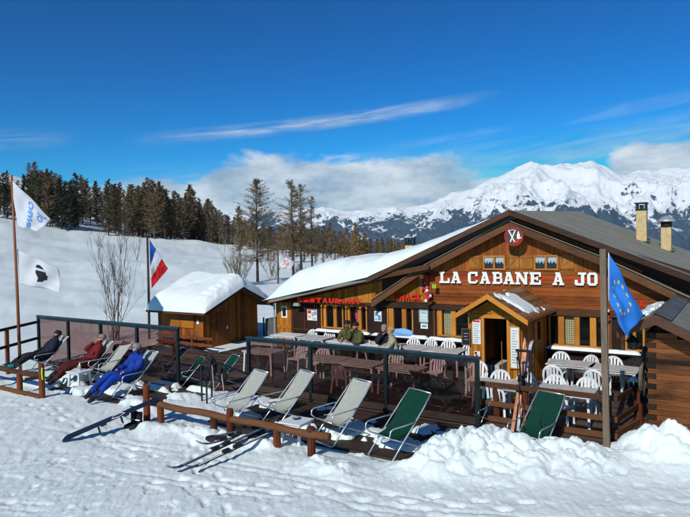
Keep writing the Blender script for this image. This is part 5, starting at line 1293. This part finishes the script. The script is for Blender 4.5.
# ================================================================ posters, boards, ornaments
def poster(name,label,cat,x0,x1,z0,z1,y,bg_,marks,frame=None,nx=0):
    t=thing(name,label,cat,((x0+x1)/2,y,z0)); ox,oz=(x0+x1)/2,z0
    MB().box(x0-ox,x1-ox,-.012,-.0,0,z1-z0).build('sheet',bg_,t)
    if frame:
        f=MB(); w_=.03; W_=(x1-x0)/2; H_=z1-z0
        f.box(-W_-w_,W_+w_,-.03,-.001,H_,H_+w_).box(-W_-w_,W_+w_,-.03,-.001,-w_,0).box(-W_-w_,-W_,-.029,-.002,0,H_).box(W_,W_+w_,-.029,-.002,0,H_).build('frame',frame,t)
    for i,(a,b,c,d,m) in enumerate(marks):
        MB().box(x0-ox+(x1-x0)*a,x0-ox+(x1-x0)*b,-.0135-.0008*i,-.0121,(z1-z0)*c,(z1-z0)*d).build('print',m,t)
    return t
m_paper=mat('paper',(.72,.74,.74),.6); m_pb=mat('print_blue',(.12,.28,.50),.6); m_po=mat('print_orange',(.75,.28,.06),.6); m_pg=mat('print_green',(.08,.32,.22),.6); m_py=mat('print_yellow',(.75,.62,.08),.6); m_pgy=mat('print_grey',(.32,.36,.38),.6)
y=YW-.025
poster('poster','colourful piste map poster between the side door and the first window','poster',-14.08,-13.62,1.16,1.58,y,m_paper,[(.05,.40,.62,.9,m_red),(.45,.7,.35,.75,m_pgy),(.1,.35,.2,.45,m_po),(.72,.95,.5,.85,m_pb),(.1,.9,.92,.98,m_red),(.55,.9,.1,.25,m_pgy)])
poster('poster','pale blue poster on the dark post between the couples','poster',-11.06,-10.76,1.28,1.64,y,m_paper,[(.1,.55,.5,.9,m_pb),(.5,.9,.1,.6,m_pb),(.1,.4,.1,.3,m_pgy)])
poster('poster','framed pale green poster, upper of the two notices','poster',-9.24,-8.95,1.36,1.74,y,mat('mint_paper',(.45,.62,.60),.6),[(.1,.9,.55,.62,m_paper),(.1,.9,.3,.36,m_paper),(.2,.8,.75,.85,m_pgy)],m_metalc)
poster('notice','white notice with green print, lower of the two notices','notice',-9.22,-8.95,1.12,1.30,y,m_paper,[(.2,.8,.3,.7,m_pg)])
yp=PY-.035
lines=[(.1,.9,.90,.98,m_red)]+[(.15,.85-(i%3)*.1,.80-.09*i,.83-.09*i,m_pgy) for i in range(9)]
poster('menu_board','white menu sheet with red heading left of the porch doorway','menu',-6.34,-6.10,1.18,1.86,yp,m_paper,lines)
poster('menu_board','long white menu sheet right of the porch doorway','menu',-5.25,-5.02,.62,1.72,yp-.02,m_paper,[(.15,.85-(i%4)*.1,.90-.065*i,.92-.065*i,m_pgy) for i in range(13)],m_frame)
poster('sticker_panel','yellow and red ice cream advert below the menu sheet','advert',-6.30,-6.13,.52,.98,yp,m_paper,[(.1,.9,.02,.40,m_py),(.2,.7,.5,.8,m_red),(.55,.95,.45,.6,m_pgy),(.1,.5,.82,.96,m_blk),(.3,.6,.12,.3,m_red)])
cb=poster('chalkboard','small black chalkboard in a pale wooden frame on the porch corner','chalkboard',-6.62,-6.42,1.16,1.58,yp-.03,m_blk,[(.2,.8,.70,.74,m_pgy),(.15,.7,.5,.54,m_pgy),(.25,.8,.3,.34,m_pgy)],m_pole)
# ornaments
def ornament(label,c,s,mats,name='hanging_ornament'):
    t=thing(name,label,'ornament',tuple(c)); rnd=random.Random(int(abs(c[0])*100))
    MB().tube([(0,0,.0),(0,0,.30*s)],.012,6).build('cord',m_black,t)
    for i in range(9):
        MB().ball((rnd.uniform(-.10,.10)*s,rnd.uniform(-.06,.02),-.02*s-.06*i*s+rnd.uniform(-.02,.02)),.062*s,(1,1,1),8,6).build('bauble',mats[i%len(mats)],t,smooth=True)
    return t
m_pink=mat('pink_bauble',(.70,.05,.16),.3)
ornament('cluster of pink and red baubles hanging from the bell bracket left of the white letters',(-8.74,18.10,2.60),.95,[m_pink,m_red,m_letter])
ornament('cluster of red and white baubles hanging behind the square grey pole',(-3.26,18.3,2.20),.75,[m_red,m_letter,m_red])
bl=thing('bell','small dark bell on a bracket beside the pink baubles','bell',(-9.02,18.25,2.80)); MB().tube([(0,0,0),(0,0,-.10),(0,0,-.22)],[.03,.07,.11],12).build('bell_body',m_black,bl,smooth=True); MB().bar((0,.28,.03),(0,-.05,.03),.03,.03).build('bracket',m_black,bl)
gp=thing('gift_ornament','small lime green square parcel ornament beside the pink baubles','ornament',(-8.55,18.25,2.60)); MB().box(-.07,.07,-.05,.05,-.07,.07).build('parcel',mat('lime',(.30,.55,.04),.5),gp); MB().box(-.012,.012,-.053,.053,-.073,.073).build('ribbon',m_red,gp)
cl_=thing('red_bracket_light','red bracket board above the snack sign by the truss','board',(-8.98,YW-.04,2.88)); MB().box(-.35,.30,-.03,0,-.03,.06).build('board',m_red,cl_); MB().box(-.10,.10,-.04,-.031,-.14,.03).build('hanger_plate',m_red,cl_)
fl=thing('floodlight','small silver floodlight under the eave above the side shutter','floodlight',(-14.35,18.2,1.78)); MB().bar((0,.2,.08),(0,0,.03),.03,.03).build('bracket',m_steel,fl); MB().prism([(-.15,-.05),(.15,-.05),(.10,.07),(-.10,.07)],-.06,.06).build('lamp_head',m_metalc,fl)
# clothing at the snack opening
lump('blue_jacket','light blue jacket lying over the ledge of the snack opening','jacket',(-9.85,18.38,.93),(.46,.10,.17),varied('light_blue_cloth',(.16,.36,.66),(.25,.45,.75),9,.8),15)
lump('red_scarf','red scarf lying on the ledge left of the light blue jacket','scarf',(-10.30,18.42,.88),(.22,.10,.09),m_red,16)
pk=lump('pink_coat','pink coat hanging inside the second window','coat',(-11.95,18.75,1.45),(.08,.06,.30),m_pink,17)
# things on tables
m_glassy=mat('drink_glass',(.55,.50,.38),.2)
def drink(x,y,z,label,m=None):
    t=thing('drinking_glass',label,'glass',(x,y,z),0,'glasses on the tables'); MB().tube([(0,0,0),(0,0,.13)],[.026,.034],10).build('tumbler',m or m_glassy,t)
for (x,y,l_) in ((-10.40,17.05,'glass on the white table in front of the grey haired man'),(-10.22,17.2,'glass in the middle of the white table between the man and the blond woman'),(-10.05,17.0,'glass near the blond woman on the white table'),(-11.55,17.1,'glass on the white table of the olive couple'),(-11.25,17.25,'second glass on the white table of the olive couple')): drink(x,y,.72,l_)
bt=thing('bottle','small clear bottle on the stool table between the loungers','bottle',tuple(st2+Vector((.02,0,0)))); MB().tube([(0,0,0),(0,0,.16),(0,0,.20),(0,0,.26)],[.035,.035,.014,.014],10).build('bottle_body',m_metalc,bt)
drink(st2.x-.14,st2.y+.05,.45,'glass on the stool table between the loungers',m_metalc)
ys=thing('safety_strap','bright yellow green strap tied to the left log post','strap',tuple(G(41,372,.75))); MB().tube([(.06,-.0,.12),(.09,-.03,0),(.07,0,-.2)],.018,6).build('band',mat('fluo_strap',(.45,.85,.03),.5),ys)
# ================================================================ trees
m_larch=mat('larch_twigs',(.07,.05,.03),.9)
def foliage(name,a,b,c):
    m=mat(name,b,.9,spec=.2); t,bs=nodes(m); n=tnoise(t,.8,detail=3); oi=N(t,'ShaderNodeObjectInfo')
    v=math_(t,'ADD',math_(t,'MULTIPLY',n,.7),math_(t,'MULTIPLY',oi.outputs['Random'],.35)); L(t,ramp(t,v,[(.32,a),(.55,b),(.78,c)]),bs.inputs['Base Color']); return m
m_fol=foliage('brown_green_needles',(.075,.054,.032),(.155,.112,.065),(.24,.18,.11))
m_fir=foliage('dark_green_needles',(.028,.034,.020),(.062,.066,.036),(.11,.105,.06))
m_folo=foliage('ochre_twigs',(.14,.085,.03),(.24,.145,.05),(.33,.20,.07))
m_frost=foliage('frosted_twigs',(.20,.17,.13),(.32,.28,.23),(.46,.42,.37))
def tree_mesh(h,seed,nb,tw,spread=.20,low=.12,wd=.06,bare=0.,droop=.1,topthin=1.):
    rnd=random.Random(seed); tr=MB(); cr_=MB()
    bend=[(rnd.uniform(-.012,.012)*h,rnd.uniform(-.012,.012)*h) for _ in range(4)]
    def tp(z):
        t=z/h; return Vector((bend[0][0]*math.sin(t*3)+bend[1][0]*t,bend[0][1]*math.sin(t*3.3)+bend[1][1]*t,z))
    pts=[tp(h*k/8) for k in range(9)]; pts[0].z=-.6
    tr.tube(pts,[.014*h*(1-.90*k/8)+.012 for k in range(9)],7)
    gap=rnd.uniform(0,6.28)
    for i in range(nb):
        t=low+(1-low)*((i+rnd.random())/nb)**.92; z=t*h
        prof=(1-t)**.62*(.55+.45*min(1,(t-low)/.18+.25))
        ln_=spread*h*prof*rnd.uniform(.30,1.2)+.03*h*rnd.random(); a=rnd.uniform(0,6.283)
        if rnd.random()<.25: ln_*=.6
        d=Vector((math.cos(a),math.sin(a),0)); up0=rnd.uniform(-.15,.35)-droop+(.35*t)
        b0=tp(z); b1=b0+d*ln_*.5+Vector((0,0,ln_*.5*up0)); b2=b0+d*ln_+Vector((0,0,ln_*(up0*.7+.12)))
        tr.tube([b0,b1,b2],[.0042*h*(1-t)+.012,.0028*h*(1-t)+.009,.004],3,cap=False)
        for k in range(tw):
            s=rnd.uniform(.15,1.05); p=(b0.lerp(b1,s*2) if s<.5 else b1.lerp(b2,s*2-1))
            e=Vector((rnd.uniform(-1,1),rnd.uniform(-1,1),rnd.uniform(-.95,.75)))+d*.55; e.normalize(); l_=rnd.uniform(.25,.8)*(.045*h+.10)*(1.15-.4*t)
            w_=wd*rnd.uniform(.5,1.2); sd_=e.cross(Vector((rnd.uniform(-1,1),rnd.uniform(-1,1),rnd.uniform(-1,1)))).normalized()*w_/2
            q=p+e*l_; mdl=p+e*l_*.5+Vector((0,0,-.08*l_))
            n_=len(cr_.v); cr_.v+=[tuple(p),tuple(mdl+sd_),tuple(q),tuple(mdl-sd_)]; cr_.f.append((n_,n_+1,n_+2,n_+3)); cr_.m.append(0)
    return tr,cr_
def mk(mb,name):
    me=bpy.data.meshes.new(name); me.from_pydata(mb.v,[],mb.f); me.update(); return me
PROT=[]
for k in range(7):
    tr,cr_=tree_mesh(10.,100+k,[95,80,105,70,90,60,100][k],[56,50,60,42,56,36,52][k],spread=[.20,.22,.18,.23,.19,.2,.24][k],low=[.10,.16,.08,.22,.1,.25,.12][k],wd=.085)
    a,b=mk(tr,'trunk'),mk(cr_,'crown'); a.materials.append(m_trunk); b.materials.append(m_fol); PROT.append((a,b))
def put_tree(loc,h,k,label,group,name='larch_tree',rz=None,mt=None,wide=1.):
    t=thing(name,label,'tree',loc,random.uniform(0,6.28) if rz is None else rz,group); s=h/10.; t.scale=(s*wide,s*wide,s)
    for nm_,me in zip(('trunk','crown'),PROT[k]):
        o=bpy.data.objects.new(nm_,me); COL.objects.link(o); o.parent=t
        if nm_=='crown' and mt is not None: o.material_slots[0].link='OBJECT'; o.material_slots[0].material=mt
    return t
rnd=random.Random(5)
TOPX=[-300,-60,0,20,30,38,48,56,70,85,100,115,130,150,165,180,190,205,218,230,240,260,300,345,380,420]
TOPY=[150,156,166,178,165,160,164,168,178,171,180,174,180,176,182,190,186,196,200,214,216,218,220,226,236,242]
cnt=0
def where(px):
    for lim,s in ((0,'left of the reddish pole'),(28,'behind the white lettered flag'),(60,'right of the white lettered flag'),(85,'left of the snowy gap'),(125,'above the bare shrub'),(150,'above the tricolour pole'),(185,'above the storage hut'),(215,'towards the right end'),(250,'at the right end'),(290,'left of the twin larches'),(320,'by the twin larches'),(360,'left of the snowy roof'),(999,'above the snowy roof')):
        if px<lim: return s
def forest(px0,px1,n,dj0,dj1,label,group,hs_=1.,mats=(None,)):
    global cnt
    for i in range(n):
        px=px0+(px1-px0)*(i+rnd.random())/n; lab_=label+' '+where(px)
        T=float(np.interp(px,TX,TT)); D=T+rnd.uniform(dj0,dj1); p=AT(px,D); z=tz(p[0],p[1])
        hor_=246-.021*(px-345); ytop=float(np.interp(px,TOPX,TOPY))+rnd.uniform(-3,12)
        h=(4+(hor_-ytop)/600*D)-z; h=min(max(h,4.5),15.5)*hs_*rnd.uniform(.86,1.0)
        if 82<px<108 and D<T+14: continue
        put_tree((p[0],p[1],z-.25),h,rnd.randrange(7),lab_,group,mt=rnd.choice(mats),wide=rnd.uniform(.85,1.25)); cnt+=1
forest(-170,-2,16,0,16,'winter larch at the far left edge of the wood,','larches of the wood on the slope')
forest(-5,110,28,-1,7,'winter larch in the front row of the wood,','larches of the wood on the slope',1.,(m_fir,m_fir,None))
forest(110,246,36,-1,7,'winter larch in the front row of the wood,','larches of the wood on the slope')
forest(-5,246,60,8,22,'winter larch behind the front row of the wood,','larches of the wood on the slope')
forest(0,246,50,24,50,'winter larch deep inside the wood,','larches of the wood on the slope',1.0)
forest(240,346,58,-4,26,'small brown larch,','larches between slope and valley',.95,(None,None,None,m_folo))
forest(262,346,26,-42,-8,'low brown larch,','larches between slope and valley',.50,(None,None,m_folo))
forest(340,410,26,-20,14,'ochre brown larch,','larches between slope and valley',.95,(None,m_folo,m_folo))
forest(246,400,24,35,60,'dark larch farther down the valley side,','larches between slope and valley',.75)
def single(px,pyb,pyt,k,label,wide=1.,mt=None,dmax=None,D=None,name='larch_tree'):
    if D is None: q=snow_at(px,pyb); D=float((q-C0)@FW)
    p=AT(px,D); z=tz(p[0],p[1]); hor_=246-.021*(px-345); h=(4+(hor_-pyt)/600*D)-z
    return put_tree((p[0],p[1],z-.1),h,k,label,None,wide=wide,mt=mt,name=name)
# orange larches behind the snowy roof
for (px,pt,w_,lab) in ((347,228,1.0,'ochre larch just left of the snowy roof slope'),(356,222,1.1,'tall ochre larch above the snowy roof'),(366,232,1.2,'ochre larch in the middle of the group above the snowy roof'),(378,238,1.1,'ochre larch right of the group above the snowy roof'),(391,238,1.0,'small ochre larch next to the little roof chimney'),(404,241,.9,'rightmost small ochre larch by the little roof chimney'),(300,236,1.1,'ochre larch at the foot of the twin tall larches'),(312,238,1.1,'ochre bush larch right of the twin tall larches')):
    single(px,0,pt,rnd.randrange(7),lab,w_,m_folo,D=88+rnd.uniform(-8,8))
# the tall open larches by the restaurant: finer twigs
def tall(px,D,pt,seed,label,spread,low,nb=120,tw=46,wd=.05):
    p=AT(px,D); z=tz(p[0],p[1]); hor_=246-.021*(px-345); h=(4+(hor_-pt)/600*D)-z
    tr,cr_=tree_mesh(h,seed,nb,tw,spread,low,wd,droop=.05)
    t=thing('larch_tree',label,'tree',(p[0],p[1],z-.1)); 
    for nm_,mb_,mm_ in (('trunk',tr,m_trunk),('crown',cr_,m_fol)):
        me=mk(mb_,nm_); me.materials.append(mm_); o=bpy.data.objects.new(nm_,me); COL.objects.link(o); o.parent=t
q=snow_at(259,282); Dq=float((q-C0)@FW); print('larch D',Dq)
tall(257,Dq,179,11,'tall open larch with bare lower trunk standing left of the small pink flag',.44,.20,140,62,.028)
tall(293,Dq+10,181,12,'left one of the twin tall larches rising above the snowy roof',.42,.22,125,58,.028)
tall(301,Dq+14,184,13,'right one of the twin tall larches rising above the snowy roof',.34,.25,100,52,.028)
tall(312,Dq+12,196,14,'slender sparse larch right of the twin tall larches',.20,.25,80,36,.026)
tall(240,Dq+35,206,15,'medium larch at the right end of the wood',.20,.18,100,40,.07)
tall(331,Dq+40,222,16,'thin dark larch against the valley left of the snowy roof',.18,.15,80,30,.08)
# bare shrubs
def shrub_mesh(h,seed,stems,wide,levels=3,r0=.02,dens=5):
    rnd=random.Random(seed); mb=MB()
    def grow(p,d,l_,r,lev):
        pts=[p]; q=p; dd_=d.copy()
        for i in range(4):
            dd_=(dd_+Vector((rnd.uniform(-.12,.12),rnd.uniform(-.12,.12),.06))).normalized(); q=q+dd_*l_/4; pts.append(q)
        mb.tube(pts,[r*(1-.2*i) for i in range(5)],3,cap=False)
        if lev>0:
            for k in range(dens):
                i=rnd.randrange(1,5); e=Vector((rnd.uniform(-1,1),rnd.uniform(-1,1),rnd.uniform(.2,1.1))).normalized(); grow(pts[i],(dd_*.9+e*.8).normalized(),l_*rnd.uniform(.25,.48),r*.5,lev-1)
    for s in range(stems):
        a=rnd.uniform(0,6.28); tilt=rnd.uniform(.0,wide); d=Vector((math.cos(a)*tilt,math.sin(a)*tilt,1)).normalized(); grow(Vector((rnd.uniform(-.25,.25),rnd.uniform(-.25,.25),-.1)),d,h*rnd.uniform(.6,1.),r0*rnd.uniform(.6,1.2),levels)
    return mb
def shrub(label,px,D,pt,seed,stems,wide,m,levels=3,r0=.02,dens=5,name='bare_shrub'):
    p=AT(px,D); z=tz(p[0],p[1]); hor_=246-.021*(px-345); h=(4+(hor_-pt)/600*D)-z
    o=shrub_mesh(h,seed,stems,wide,levels,r0,dens).build('branches',m); t=thing(name,label,'shrub',(p[0],p[1],z)); o.parent=t
shrub('leafless many stemmed shrub behind the left windbreak',112,26.,232,4,13,.42,m_twig,3,.022,5)
shrub('pale frosted twiggy bush left of the tall larch trunk',240,Dq-3,247,6,14,.75,m_frost,2,.05,9)
shrub('pale frosted twiggy bush right of the tall larch trunk',272,Dq+4,256,7,9,.7,m_frost,2,.04,8)
shrub('low bare bush between the larches and the snowy roof',300,Dq+2,262,8,10,.7,m_twig,2,.03,8)
print('trees',cnt)
# plastic crates / covered stack behind the hut
cs=thing('covered_stack','blue grey covered stack of chairs standing between hut and restaurant','stack',(-17.3,20.6,0))
MB().box(-.45,.45,-.4,.4,0,.85).build('cover',m_flash,cs,bev=.05); MB().bar((-.5,-.42,.9),(-.5,-.42,0),.05,.05,up=(1,0,0)).build('prop',m_black,cs)
